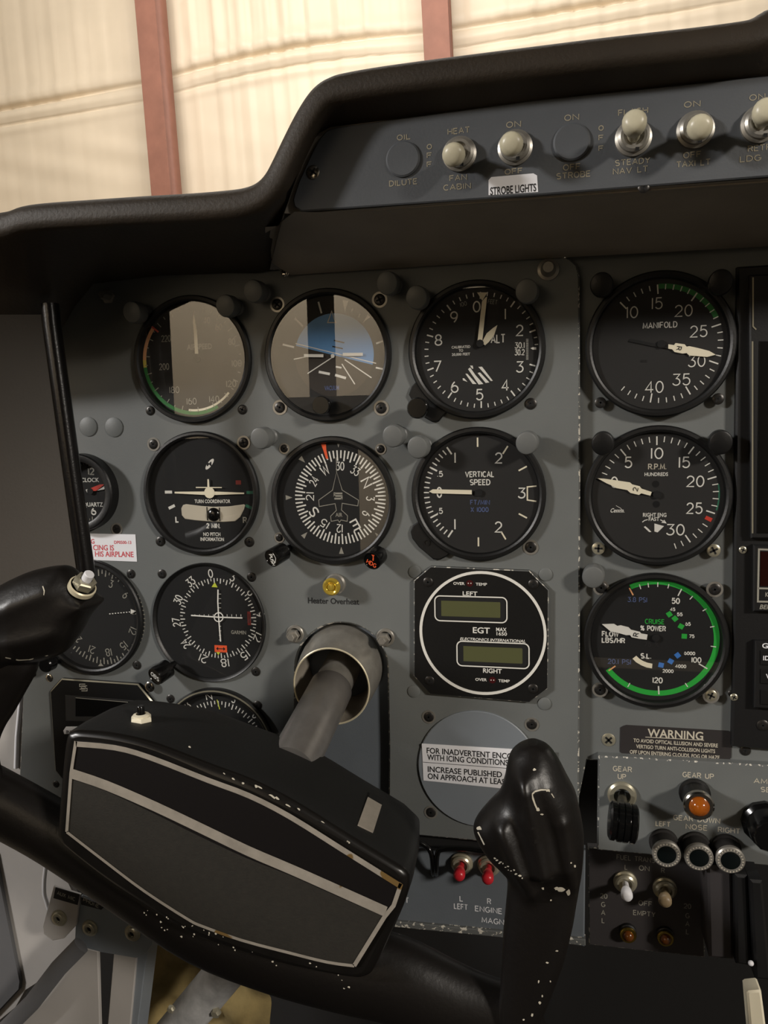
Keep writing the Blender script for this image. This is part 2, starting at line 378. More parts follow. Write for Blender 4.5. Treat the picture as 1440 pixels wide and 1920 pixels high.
# ================================================================== the hangar outside
def hangar():
    ROLL = radians(2.2); yw = 6000.0
    O = W(540, 100, yw)
    def xz(px, py):
        w = W(px, py, yw); return w.x, w.z
    b = MB(); NX, NZ = 440, 150
    x0, x1, z0, z1 = -6800, 5200, -2400, 3600
    posts = [xz(272, 0)[0]-O.x, xz(815, 0)[0]-O.x]
    sp = posts[1]-posts[0]
    zs = xz(400, 128)[1]-O.z
    def disp(x, z):
        u = ((x-posts[0])/sp) % 1.0; q = sin(pi*u)
        bay = math.floor((x-posts[0])/sp)
        sag = 60*q*(1 if bay % 2 == 0 else -.4)
        out = 110*q**.6
        s1 = (z-zs-sag)
        crease = -58*math.exp(-(s1/20)**2) + 26*math.exp(-((s1-80)/60)**2) + 34*math.exp(-((s1+80)/50)**2) - 26*math.exp(-((s1+150)/9)**2) + 16*math.exp(-((s1+200)/40)**2)
        pl = (sin(x*.029+1.3*sin(z*.0009))+.7*sin(x*.053+2+.9*sin(z*.0013))+.5*sin(x*.0117+z*.0006)+.5*sin(x*.091+1.7*sin(z*.0011+1)))
        amp = (8 if bay == 0 else 2.2 if bay < 0 else 6)*(.35+q)*(1 if s1 > 0 else .42)
        wr = (6*sin(z*.022+x*.007)+4*sin(z*.013-x*.004+1))*(math.exp(-((s1+560)/240)**2) if bay < 0 else .15)
        return out*.4+crease*(.35+.65*q)+pl*amp+wr
    for j in range(NZ+1):
        for i in range(NX+1):
            x = x0+(x1-x0)*i/NX; t = j/NZ
            z = zs-900+1500*t
            if j == 0: z = z0
            if j == NZ: z = z1
            b.v.append(Vector((x, z, disp(x, z))))
    for j in range(NZ):
        for i in range(NX):
            a = j*(NX+1)+i; b.f.append([a, a+1, a+NX+2, a+NX+1]); b.m.append(0)
    T = Thing('wall_back', None, None, (O.x, yw, O.z), mb=b, mats=['sheet'], kind='structure', ang=3)
    T.o.rotation_euler = (pi/2, ROLL*-1, 0)
    for px, w_, lab in ((272, 175, 'red oxide steel hangar post left of the stepped glareshield'), (815, 200, 'red oxide steel hangar post standing above the eyebrow switch row')):
        c = W(px, 0, yw-360); m = MB()
        for bx in ((-w_/2, w_/2, 0, 14), (-w_/2, w_/2, -200, -186)): m.box(bx[0], bx[1], -2900, 2600, bx[2], bx[3], 2, 0)
        m.box(w_/2-16, w_/2, -2900, 2600, -186, 0, 0, 0); m.box(-w_/2, -w_/2+16, -2900, 2600, -186, 0, 0, 0)
        p = Thing('steel_post', lab, 'post', (c.x, yw-360, c.z), 'hangar wall posts', mb=m, mats=['post'])
        p.o.rotation_euler = (pi/2, -ROLL, 0)
    f = MB(); f.box(-9000, 9000, -200, 0, -7000, 12000, 0, 0)
    Thing('floor', None, None, (0, 0, -2300), mb=f, mats=['concrete'], kind='structure')
    f = MB(); f.box(-8000, 5000, 0, 6300, -60, 0, 0, 0)
    Thing('wall_rear', None, None, (0, -9000, -2300), mb=f, mats=['sheet'], kind='structure')
    f = MB(); f.box(-60, 0, 0, 6300, -6500, 10500, 0, 0)
    Thing('wall_left', None, None, (-8000, 0, -2300), mb=f, mats=['sheet'], kind='structure')
hangar()

# ================================================================== cabin shell behind and beside the pilot
def cabin():
    b = MB(); b.box(-30, 0, -800, 30, 200, 1900, 6, 0); b.box(-30, 0, 30, 420, 620, 700, 4, 0); b.box(-30, 0, 30, 420, 1510, 1670, 4, 0)  # the two upright posts are added for dark bands in the dial reflections
    Thing('wall_cabin', None, None, (-560, 0, 0), mb=b, mats=['cabin'], kind='structure')
    b = MB(); b.box(-430, 700, -700, 470, 0, 30, 6, 0)
    Thing('wall_cabin_rear', None, None, (0, -2000, 0), mb=b, mats=['cabin'], kind='structure')
    b = MB(); b.box(-560, 700, 0, 25, 250, 1900, 6, 0)
    Thing('ceiling', None, None, (0, 0, 470), mb=b, mats=['cabin'], kind='structure')
    b = MB(); b.box(-560, 700, -25, 0, -330, 1900, 4, 0)
    Thing('floor_cabin', None, None, (0, 0, -700), mb=b, mats=['cabin'], kind='structure')
    b = MB(); b.box(-1200, 1000, -700, 60, -20, 0, 0, 0)
    Thing('wall_firewall', None, None, (0, 250, 0), mb=b, mats=['felt_dark'], kind='structure')
cabin()

# ================================================================== instrument panels
def pan(name, label, pts, y, th, mats, bev=1.0, cat='panel', b=None):
    o = W(pts[0][0], pts[0][1], y); T = Thing(name, label, cat, (o.x, y, o.z))
    m = MB(); m.ext(T.ls(pts), -th, 0, bev, 0, 1, True); T.part('plate', m, mats); return T

U = [(640+86*cos(radians(a)), 1252-84*sin(radians(a))) for a in range(0, 181, 10)]
pp_pts = [(-40,528),(300,512),(700,499),(1045,480),(1068,484),(1082,497),(1087,520),(1088,900),(1087,1300),(1085,1592),(900,1578),(728,1562)]
pp_pts += [(729,1400)]+U+[(553,1400),(552,1520),(34,1500),(44,1260)]
PP = pan('instrument_panel', 'grey pilot instrument panel carrying three rows of round flight dials', pp_pts, 0, 4, ['panel', 'panel_edge'])
for px, py, r in ((166,800,6.6),(214,801,6.6),(778,1072,4),(1023,1077,4),(776,1296,4),(1021,1319,4)):
    b = MB(); b.lathe([(r,0),(r,.5),(r-.6,.8),(0,.8)], 32, 0); x, y = PP.l(px, py); PP.part('plug', b, ['panel'], at=(x, y, 0))
b = MB(); PP.ty(b, 'Heater Overheat', 625, 1127, 10.5, 96, .15); PP.part('lettering', b, ['ink'], 'black Heater Overheat lettering')
for px, py, r, m in ((194,553,4,'steel'),(1028,502,5,'steel')):
    b = MB(); b.lathe([(r*1.25,0),(r*1.25,1),(r*.9,1.6),(r*.8,6),(r*.6,8.5),(0,8.5)], 6 if r == 4 else 24, 0); x, y = PP.l(px, py, 6); PP.part('stud', b, [m], at=(x, y, 0))
EP = pan('engine_dial_board', 'grey panel strip right of the pilot panel carrying three engine dials', [(1060,478),(1460,452),(2250,405),(2250,1500),(1470,1440),(1100,1426),(1060,1620)], 6, 4, ['panel', 'panel_edge'])
screw(EP, 1141, 1387, 4.2, 'nickel'); screw(EP, 1397, 1407, 3.2, 'screw'); screw(EP, 1372, 1300, 2.2, 'screw')
LP = pan('lower_panel', 'blue grey plate behind the control column cutout', [(440,1150),(735,1150),(740,1600),(440,1600)], 7, 3, ['blue_panel', 'panel_edge'])

# ---------------------------------------------------------------- gauges
class Gauge(Thing):
    def __init__(s, name, label, cx, cz, R=41, y=0, group='round panel dials', dial='matte', rin=37.2, glass=True, zd=.6, ztop=4.0, cat='gauge'):
        Thing.__init__(s, name, label, cat, (cx, y, cz), group); s.zd = zd; s.z = zd+.15; s.R = R
        b = MB(); b.lathe([(R,0),(R,ztop-1.2),(R-.8,ztop-.2),(rin+1.2,ztop),(rin,ztop-.7),(rin-.8,zd)], 72, 0); s.bezel = s.part('bezel', b, ['black'])
        b = MB(); b.lathe([(rin,zd-.4),(rin-.5,zd),(0,zd)], 64, 0); s.part('dial', b, [dial])
        if glass:
            b = MB(); b.disc(0, 0, rin-.2, ztop-1.4, 0, 64); s.part('glass', b, ['glass'])
        s.b = MB()
    def tick(s, px, py, ln, w, mi=0, c=None):
        x, y = s.l(px, py, s.z); cx, cy = c or (0, 0); a = atan2(y-cy, x-cx); k = s.k(px, py, s.z)[0]
        s.b.ribbon([(x, y), (x-ln*k*cos(a), y-ln*k*sin(a))], w*k, s.z, mi)
    def rt(s, ang, r1, r0, w, mi=0, c=(0,0)):
        a = radians(ang); s.b.ribbon([(c[0]+r1*cos(a), c[1]+r1*sin(a)), (c[0]+r0*cos(a), c[1]+r0*sin(a))], w, s.z, mi)
    def S(s, *a, **k): k.setdefault('z', s.z); s.st(s.b, *a, **k)
    def T(s, *a, **k): k.setdefault('z', s.z); s.ty(s.b, *a, **k)
    def done(s, mats): s.part('dial_markings', s.b, mats)
    def needle(s, pts, z=1.7, m='cream', name='needle', hub=None):
        z += s.zd-.6; b = MB(); b.ext(s.ls(pts, z), z-.5, z, 0, 0, None, True)
        if hub: x, y = s.l(hub[0], hub[1], z); b.lathe([(2.2, s.zd), (2.2, z+.3), (0, z+.3)], 20, 1, (x, y))
        return s.part(name, b, [m, 'matte'])
def zp(ox, oy, k): return lambda x, y: (ox+x/k, oy+y/k)

# ---- airspeed indicator
g = Gauge('airspeed_indicator', 'airspeed dial with green and yellow arcs at the top left of the panel', -184.7, 88.3, dial='gdial'); q = zp(240,500,2.88)
for t, x, y in (('200',195,540),('180',250,665),('160',343,727),('140',465,715),('120',557,632),('100',587,522),('80',560,405),('60',490,325),('40',425,290)): g.S(t, *q(x,y), 12, 19 if len(t) == 3 else 13, 1.4, mi=0)
g.S('220', *q(205,388), 12, 18, 1.4, mi=0); g.T('AIRSPEED', *q(385,432), 10, 47, mi=0)
for i in range(34):
    a = 90-10*i-16
    g.rt(a, 34.2, 30.6 if i % 2 == 0 else 32.2, .6, 0)
g.b.band(35.6, 33.2, 186, 262, g.z, 1); g.b.band(35.6, 33.2, 142, 178, g.z, 2); g.b.band(35.6, 33.2, 178, 186, g.z, 4); g.b.band(33.3, 31.9, 262, 318, g.z, 3); g.b.band(35.6,33.4,262,298,g.z,1); g.rt(141, 36, 30, 1.2, 5)
g.done(['dimwhite','dgreen','peach','cream','yellow','red'])
nd = [q(361,470),q(378,470),q(371,345),q(363,300),q(355,240),q(350,300),q(355,345)]
g.needle(nd, hub=q(370,500))
for p in ((282,770),(455,768)): screw(g, *p)

# ---- attitude indicator
g = Gauge('attitude_indicator', 'artificial horizon dial with pale blue sky half on the top row', -93.1, 87.3, dial='gdial'); q = zp(240,500,2.88)
c0 = g.l(*q(1112,478), g.z); k0 = g.k(618,667)[0]; r0 = 212/2.88*k0
b = MB(); zc = .8; n = 48
p1 = g.l(*q(905,415), zc); p2 = g.l(*q(1340,522), zc); tl = atan2(p2[1]-p1[1], p2[0]-p1[0])
b.poly([(c0[0]+r0*cos(tl+pi*i/n), c0[1]+r0*sin(tl+pi*i/n)) for i in range(n+1)], zc, 0)
b.poly([(c0[0]+r0*cos(tl+pi+pi*i/n), c0[1]+r0*sin(tl+pi+pi*i/n)) for i in range(n+1)], zc, 1)
g.part('horizon_ball', b, ['sky', 'ground'])
g.z = .95
def ln(a, c, w, mi=0): g.b.ribbon([g.l(*q(*a), g.z), g.l(*q(*c), g.z)], w*k0, g.z, mi)
ln((905,415),(1340,522),1.6)
for a, c, w in (((1100,492),(970,577),1.8),((895,500),(960,487),2),((1155,525),(1225,635),2),((1170,502),(1315,600),2),((1030,568),(1090,580),4.5),((1118,585),(1177,602),4.5),((1122,540),(1153,546),3),
                ((900,277),(945,323),3.2),((1028,190),(1045,252),3.2),((1207,243),(1213,226),2),((1245,272),(1252,255),2),((835,420),(897,435),3.2),((1340,415),(1376,402),3),((1338,545),(1376,553),3)): ln(a, c, w)
g.b.poly(g.ls([q(1160,180),q(1190,185),q(1170,247)], g.z), g.z, 0); g.b.poly(g.ls([q(1295,258),q(1307,272),q(1268,303)], g.z), g.z, 0)
ln((1112,398),(1168,411),2.2,1); ln((1103,430),(1160,443),2.2,1); g.b.ribbon(g.ls([q(1100,240),q(1120,302),q(1078,302)], g.z), 2*k0, g.z, 0, True)
g.T('VACUUM', *q(1100,655), 8, 27, mi=2)
g.done(['white','ink','dblue'])
b = MB(); zz = 2.0
for a, c in (((950,480),(1055,481)),((1160,474),(1268,473))): b.ribbon([g.l(*q(*a), zz), g.l(*q(*c), zz)], 5.4*k0, zz, 0)
b.disc(*g.l(*q(1105,482), zz), 3.6*k0, zz, 0, 20); g.part('symbolic_aircraft', b, ['white'])
b = MB(); zz = 3.1; y0 = g.l(618, 743, zz)[1]; rr = 36.9; a0 = math.asin(y0/rr)
b.poly([(rr*cos(pi-a0+(pi+2*a0)*i/30), rr*sin(pi-a0+(pi+2*a0)*i/30)) for i in range(31)], zz, 0); g.part('mask', b, ['black'])
b = MB(); b.lathe([(3,2.5),(3,8),(5.5,8),(5.8,12),(5.2,13.2),(0,13.2)], 28, 0); x, y = g.l(601, 760, 13); g.part('knob', b, ['gloss'], at=(x, y, 0))
for p in ((520,571),(712,562),(525,764),(715,765)): screw(g, *p, 3.6, 'screw', ring=True)

# ---- altimeter
g = Gauge('altimeter', 'altimeter dial numbered zero to nine with striped flag', -0.3, 86.7, dial='gdial'); q = zp(740,500,4)
DC = g.l(901.5, 657, g.z)
for i in range(50):
    a = 90-7.2*i
    if i % 5 == 0: g.rt(a, 34.2, 30.2, .85, 0, DC)
    elif not (13 <= i <= 14): g.rt(a, 34.2, 31.8, .6, 0, DC)
for t, x, y in (('0',615,300),('1',830,355),('2',937,478),('3',938,752),('4',830,890),('5',636,960),('6',450,903),('7',320,748),('8',328,550),('9',445,378)): g.S(t, *q(x,y), 20.5, 14.5, 2.4)
g.S('100', *q(515,280), 8, 13, 1.1, rot=12, mi=1); g.S('FEET', *q(735,263), 8, 18, 1.1, rot=-10, mi=1)
g.S('ALT', *q(775,540), 16, 28, 2.2)
for t, y in (('CALIBRATED',602),('TO',629),('20,000 FEET',657)): g.T(t, *q(497,y), 4.6, {602:35,629:8,657:34}[y])
g.S('30.1', *q(937,590), 11, 19, 1.5); g.S('30.2', *q(937,642), 11, 19, 1.5)
for y in range(545, 700, 10): g.b.ribbon(g.ls([q(986,y),q(1003 if y % 50 else 1010,y)], g.z), .25, g.z, 0)
g.b.poly(g.ls([q(1018,612),q(1035,604),q(1062,604),q(1062,622),q(1035,622)], g.z), g.z, 0)
for pts in ([(510,836),(522,838),(546,864),(512,852)],[(530,803),(545,803),(614,880),(585,880)],[(550,768),(566,757),(590,790),(605,812),(665,880),(630,884)],[(622,797),(640,793),(710,868),(682,872)],[(628,752),(655,750),(736,856),(722,858)],[(565,742),(585,742),(590,765),(580,765)]): g.b.poly(g.ls([q(*p) for p in pts], g.z), g.z, 0)
g.b.poly(g.ls([q(618,193),q(696,193),q(657,255)], g.z), g.z, 2)
g.done(['white','dimwhite','cream'])
g.needle([q(620,570),q(655,572),q(693,225),q(680,232),q(655,260)], 2.4, hub=q(640,575))
g.needle([q(652,570),q(678,590),q(708,562),q(745,515),q(770,438),q(735,462),q(690,500)], 1.6, name='short_needle')
b = MB(); b.lathe([(3,0),(3,10),(6,10),(6.3,11),(6.3,17),(5.6,18.3),(0,18.3)], 30, 0); x, y = g.l(782, 765, 18); g.part('knob', b, ['gloss'], at=(x, y, 0))
b = MB(); b.ext(g.ls([q(105,960),q(125,900),q(170,850),q(420,1075),q(370,1110),q(330,1160),q(280,1165),q(200,1120)], 2.5), 0, 2.5, .6, 0); g.part('corner_lug', b, ['black'])
screw(g, 995, 757, 3.5)

# ---- vertical speed indicator
g = Gauge('vertical_speed_indicator', 'vertical speed dial with cream needle pointing left at zero', 0, 0, dial='gdial'); q = zp(740,780,4)
DC = g.l(*q(625,573), g.z)
for i in range(-10, 11):
    a = 180-5.6*i; mj = i in (-10,-5,5,10)
    g.rt(a, 33.6, 28.4 if mj else 30.2, 1.0 if mj else .75, 0, DC)
for a in (90, 57, 28, -28, -60, -90): g.rt(a, 33.4, 27.8, .95, 1, DC)
g.b.ribbon(g.ls([q(1064,525),q(995,532),q(995,630),q(1062,640)], g.z), .8, g.z, 1)
for t, x, y, h, w in (('1',453,313,20,5),('1',452,812,20,5),('2',780,315,20,14.5),('2',778,833,20,14.5),('.5',340,435,10.5,11),('.5',340,712,10.5,11),('0',335,573,19.5,11),('3',952,578,19.5,15)): g.S(t, *q(x,y), h, w, 2.6 if h > 12 else 1.8)
g.S('VERTICAL', *q(637,437), 10.5, 55, 1.9); g.S('SPEED', *q(640,497), 10.5, 39, 1.9); g.S('FT/MIN', *q(640,648), 8.8, 37, 1.5, mi=2); g.S('X 1000', *q(637,702), 8.8, 34, 1.5, mi=2)
g.done(['white','cream','dblue'])
g.needle([q(258,566),q(285,550),q(578,556),q(578,588),q(285,580)], hub=q(630,575))
b = MB(); b.ext(g.ls([q(118,870),q(135,820),q(185,785),q(420,1030),q(380,1060),q(340,1080),q(290,1078),q(180,985),q(130,920)], 2.5), 0, 2.5, .8, 0); b.lathe([(2,2.5),(2,3.1),(1.5,3.1),(1.5,2.6)], 20, 0, g.l(*q(240,950), 3)); g.part('corner_lug', b, ['black'])
screw(g, 995, 1026, 3.5, ring=True)

# ---- manifold pressure gauge
g = Gauge('manifold_pressure_gauge', 'manifold pressure dial with green arc at its top right', 104.4, 85.6, group='engine dials', y=3, dial='gdial', R=41.3, rin=37.6); q = zp(1080,490,4)
DC = g.l(1239, 645, g.z); kk = g.k(1239, 645)[0]
for v in range(10, 45):
    a = 132.6-7.72*(v-10); mj = v % 5 == 0
    g.rt(a, 115*kk, (97 if mj else 105)*kk, (2.6 if mj else 1.9)*kk, 0, DC)
g.b.band(116*kk, 106.5*kk, 93, 24, g.z-.05, 1, *DC)
for t, x, y, w in (('10',422,382,22),('15',608,315,21),('20',807,370,34),('25',920,525,33),('30',905,748,33),('35',790,887,34),('40',587,943,35)): g.S(t, *q(x,y), 21.5, w, 2.2, mi=0)
g.S('MANIFOLD', *q(630,478), 11, 65, 1.7)
g.T('IN HG', *q(510,748), 5, 12, mi=2); g.done(['white','dgreen','gdial'])
g.needle([q(x,y) for x, y in ((693,622),(735,628),(747,613),(815,622),(830,640),(850,636),(915,650),(1000,672),(1048,700),(985,717),(850,706),(830,688),(800,692),(740,680),(722,660),(692,655))], hub=q(640,620))
b = MB(); g.st(b, 'R', *q(772,652), 9, 8, 1.5, 1.85, 0, -100); g.part('needle_letter', b, ['ink'])
g.needle([q(690,632),q(560,610),q(410,580),q(395,600),(q(560,635)),q(688,655)], 1.3, 'matte', 'needle_tail')
for p in ((1126,755),(1346,748)): screw(g, *p, 3.3)

# ---- tachometer
g = Gauge('tachometer', 'engine rpm dial with white needle at zero beside red mark', 104.5, -1.6, group='engine dials', y=3, dial='gdial', R=41.3, rin=37.6); q = zp(1080,780,4)
DC = g.l(1232, 927, g.z); kk = g.k(1232, 927)[0]
for v in range(0, 33):
    a = 164.7-7.36*v; mj = v % 5 == 0
    if v: g.rt(a, 114*kk, (97 if mj else 103)*kk, (2.6 if mj else 1.8)*kk, 0, DC)
g.b.band(116*kk, 113*kk, 10, -16, g.z-.05, 1, *DC); g.b.band(114*kk, 101*kk, -24.5, -28.5, g.z+.02, 2, *DC)
for t, x, y, w in (('0',288,497,14),('5',392,348,15),('10',607,280,24),('15',812,348,22),('20',895,490,34),('25',888,692,31),('30',745,853,35)): g.S(t, *q(x,y), 20.5, w, 2.5, mi=0)
g.S('R.P.M.', *q(610,380), 10.5, 35, 1.9, mi=3); g.T('HUNDREDS', *q(602,437), 6.4, 44); g.T('RIGHT ENG', *q(590,742), 7, 44); g.T('FAST', *q(585,773), 6.5, 20)
g.T('Cessna', *q(305,708), 7.5, 25, slant=.3); g.b.ribbon(g.ls([q(300,672),q(335,692),q(362,722),q(300,722)], g.z), .25, g.z, 0)
g.b.ribbon(g.ls([q(497,796),q(515,783),q(538,777)], g.z), .5, g.z, 0); g.b.ribbon(g.ls([q(632,778),q(660,792)], g.z), .5, g.z, 0); g.b.poly(g.ls([q(680,806),q(640,800),q(662,778)], g.z), g.z, 0)
g.b.poly(g.ls([q(508,832),q(520,826),q(545,848),q(566,870),q(548,870)], g.z), g.z, 0); g.b.poly(g.ls([q(588,806),q(660,826),q(612,873),q(588,866)], g.z), g.z, 0)
for p in ((597,510),(602,662)): g.b.disc(*g.l(*q(*p), g.z), 2, g.z-.03, 4, 20)
g.done(['white','teal','red','paleprint','hole'])
g.needle([q(x,y) for x, y in ((162,467),(210,470),(330,487),(405,498),(422,513),(478,527),(492,545),(568,570),(558,598),(490,580),(472,592),(408,577),(385,556),(300,540),(265,520),(230,505))], hub=q(607,590))
b = MB(); g.st(b, '2', *q(446,550), 9, 8, 1.5, 1.85, 0, 78); g.part('needle_letter', b, ['ink'])
for p in ((1122,1028),(1338,1032)): screw(g, *p, 3.8, 'nickel')

# ---- fuel flow gauge
g = Gauge('fuel_flow_gauge', 'fuel flow dial with long bright green arc around the rim', 104.8, -88.7, group='engine dials', y=3, R=41.3, rin=37.6); q = zp(1080,1040,4)
DC = g.l(1229.5, 1196, g.z); kk = g.k(1230, 1196)[0]
g.b.band(35.8, 32.6, 116, -143, g.z-.05, 1, *DC)
for x, y, l, w, mi in ((400,250,16,2.6,4),(245,870,16,2.6,4),(475,222,10,1.8,0),(540,212,9,1.8,0),(614,208,9,1.8,0),(697,220,9,1.8,0),(793,256,16,2.4,0),(876,310,9,1.8,0),(980,405,9,1.8,0),(1040,537,9,1.8,0),(1050,692,10,1.8,0),(985,856,19,2.4,0),(838,992,9,1.8,0),(622,1048,17,2.6,0),(388,992,9,1.8,0)): g.tick(*q(x,y), l, w, mi, DC)
for t, x, y, w, h, mi, sw in (('50',748,347,16,10.5,0,2.2),('100',903,790,19,10,0,2),('120',612,942,19.5,10.5,0,2.2),('45',725,410,10,6.2,0,1.5),('55',778,448,11,6.2,0,1.5),('65',840,520,10.5,6.2,0,1.5),('75',868,612,10.5,6.2,0,1.5),('6000',852,740,21,6.2,0,1.5),('4000',785,837,21,6.2,0,1.5),('2000',690,873,21,6.2,0,1.5),
  ('3.8 PSI',460,338,37,9,3,1.4),('20.1 PSI',325,803,44,9,3,1.5),('CRUISE',590,502,37,9,2,1.6),('% POWER',578,553,48,9.5,0,2),('FLOW',257,595,32,9.5,0,2.2),('LBS/HR',280,643,44,9.5,0,2.2),('S.L.',525,760,21,9.5,0,2.4)): g.S(t, *q(x,y), h, w, sw, mi=mi)
g.S('75 %', *q(565,672), 8, 28, 1.2, mi=6)
for x, y, r, mi in ((700,447,-35,2),(742,480,-42,2),(788,538,-62,2),(812,612,-88,2),(762,755,-40,5),(710,800,-62,5),(638,828,-80,5)):
    g.b.rect(*g.l(*q(x,y), g.z), 10*kk, 9.6*kk, g.z, mi, radians(-r+90))
g.b.poly(g.ls([q(x,y) for x, y in ((452,758),(475,780),(500,796),(535,810),(573,818),(570,853),(530,846),(490,830),(450,806),(424,780))], g.z), g.z, 7)
g.done(['white','green','green','dblue','peach','blue','gdial','cream'])
g.needle([q(x,y) for x, y in ((195,522),(285,519),(310,535),(335,530),(395,545),(412,563),(480,580),(490,592),(537,600),(530,638),(480,632),(418,620),(405,603),(375,604),(335,592),(258,575))], hub=q(600,625), m='white')
b = MB(); g.st(b, 'R', *q(450,600), 9, 8, 1.6, 1.85, 0, 80); g.part('needle_letter', b, ['ink'])
for p, m in (((1127,1102),'screw'),((1340,1105),'screw'),((1125,1293),'screw'),((1333,1304),'nickel')): screw(g, *p, 3.5, m, ring=True)

# ---- turn coordinator
g = Gauge('turn_coordinator', 'turn coordinator dial with white aircraft above a ball tube', -183.1, 1.1, rin=37.6, glass=True); q = zp(240,780,2.769); zz = g.z
kk = g.k(381, 923)[0]
for x, y, w, h, r, mi in ((210,395,38,14,0,0),(635,397,38,14,0,1),(227,472,36,14,24,0),(628,472,36,14,-24,1),(573,345,27,20,0,2)): g.b.rect(*g.l(*q(x,y), zz), w/2.769*kk, h/2.769*kk, zz, mi, radians(r))
g.T('TURN COORDINATOR', *q(438,443), 6.4, 67); g.S('L', *q(255,537), 11, 7, 2.4); g.S('R', *q(607,541), 11, 8, 2, mi=3); g.S('2 MIN.', *q(443,570), 9, 27, 1.7); g.T('NO PITCH', *q(435,614), 6.4, 32); g.T('INFORMATION', *q(437,640), 6.4, 44)
b0 = g.l(*q(424,250), zz); g.b.poly([(b0[0]+3.2*cos(a)*.8-5*0+2.0*sin(a)*.9, b0[1]+3.4*sin(a)+1.0*cos(a)) for a in [2*pi*i/24 for i in range(24)]], zz, 0); g.T('M', *q(421,249), 8, 9, z=zz+.05, mi=4)
g.done(['white','teal','dred','dimwhite','ink'])
b = MB(); zz = 1.9
b.poly(g.ls([q(242,393),q(400,392),q(450,392),q(603,398),q(603,405),q(450,410),q(400,410),q(242,402)], zz), zz, 0); b.disc(*g.l(*q(423,398), zz), 27/2.769*kk, zz+.1, 0, 28)
b.poly(g.ls([q(352,368),q(487,369),q(487,374),q(352,374)], zz), zz, 0); b.poly(g.ls([q(412,328),q(420,328),q(423,375),q(412,375)], zz), zz, 0); g.part('aircraft_symbol', b, ['cream'])
b = MB(); top = [(275,480),(285,462),(300,458),(380,468),(440,472),(520,470),(600,459),(606,463)]; bot = [(600,485),(580,525),(555,547),(500,551),(440,550),(350,543),(295,535),(278,515)]
b.ext(g.ls([q(*p) for p in top+bot], 1.4), .5, 1.4, .4, 0); it = g.part('inclinometer_tube', b, ['paleprint'])
b = MB(); x, y = g.l(*q(444,512), 2.2); b.ball((x, y, 1.9), 4.6, 24, 0, (1,1,.5)); b.rect(*g.l(*q(411,507), 1.6), .6, 9, 1.6, 0); b.rect(*g.l(*q(476,510), 1.6), .6, 9, 1.6, 0); g.part('ball', b, ['gloss'], parent=it)
for p in ((288,833),(457,830),(301,1015),(468,1016)): screw(g, *p, 3.4, ring=p[0] in (288, 457))

# ---- heading indicator
g = Gauge('heading_indicator', 'compass heading dial with airplane outline and orange bug', -92.4, -3.8, rin=37.2); q = zp(240,780,2.769); zz = g.z
DC = g.l(*q(1100,423), zz); kk = g.k(637, 932)[0]
for i in range(72):
    g.rt(90-5*i+2, 85*kk, (66 if i % 2 == 0 else 71)*kk, 2.7*kk, 0, DC)
hd = ['30','33','N','3','6','E','12','15','S','21','24','W']
for i, t in enumerate(hd):
    a = 88-30*i; r = 56.5*kk; al = t.isalpha(); x, y = DC[0]+r*cos(radians(a)), DC[1]+r*sin(radians(a))
    g.b.stroke(t, x, y, (18 if al else 15)*kk, (16 if al else 16 if len(t) == 2 else 8)*kk if t != '12' else 12*kk, (2.8 if al else 1.8)*kk, zz, 0, radians(a-90))
for i in range(8):
    a = radians(90-45*i); c, n = cos(a), sin(a); r1, r2 = 103*kk, 90*kk
    if i != 1: g.b.poly([(DC[0]+r1*c-4.5*kk*n, DC[1]+r1*n+4.5*kk*c), (DC[0]+r2*c, DC[1]+r2*n), (DC[0]+r1*c+4.5*kk*n, DC[1]+r1*n-4.5*kk*c)], zz, 2)
g.b.poly(g.ls([q(x,y) for x, y in ((1003,147),(1028,147),(1030,178),(1040,222),(1028,222),(1015,180))], zz), zz+.05, 1)
hull = [(1083,290),(1062,385),(990,437),(993,470),(1075,455),(1082,490),(1052,520),(1055,547),(1090,540),(1098,552),(1106,540),(1138,547),(1140,518),(1108,488),(1112,453),(1193,467),(1197,437),(1112,385)]
g.b.ribbon(g.ls([q(*p) for p in hull], zz+.1), 1.3*kk, zz+.1, 2, True); g.b.ribbon(g.ls([q(1081,215),q(1083,290)], zz+.1), 1.2*kk, zz+.1, 2)
g.T('AIR', *q(1095,513), 7, 13, mi=2)
for x, y, w in ((1092,402,42),(1090,415,46),(1092,429,42)): g.b.rect(*g.l(*q(x,y), zz), w/2.769*kk, 3.2*kk, zz, 3)
g.b.rect(*g.l(*q(1072,408), zz), 3*kk, 8*kk, zz, 3); g.b.rect(*g.l(*q(1110,423), zz), 3*kk, 8*kk, zz, 3)
g.done(['white','orange','dimwhite','dimwhite'])
def knobf(T, px, py, pxb, pyb, zf, r, txt, arrow=False, m='gloss', tm=('white', 'screw'), cap='black'):
    x, y = T.l(px, py, zf); xb, yb = T.l(pxb, pyb, 2); b = MB()
    b.tube([(xb, yb, 0), (xb*.6+x*.4, yb*.6+y*.4, zf*.4)], 2.4, 14); d = Vector((x-xb, y-yb, zf-2)); nrm = d.normalized()
    rot = Vector((0,0,1)).rotation_difference(nrm).to_matrix().to_4x4(); L_ = d.length
    b.X = Matrix.Translation((xb, yb, 2)) @ rot
    n = 36; prof = [(3,L_*.3),(r*.98,L_*.3),(r,L_*.34),(r,L_*.9),(r*.93,L_),(r*.84,L_),(r*.82,L_-.35),(0,L_-.35)]
    b.lathe(prof, n, 0); kb = T.part('knob', b, [m])
    b = MB(); b.X = Matrix.Translation((xb, yb, 2)) @ rot; txt(b, L_-.25); T.part('knob_lettering', b, list(tm), parent=kb)
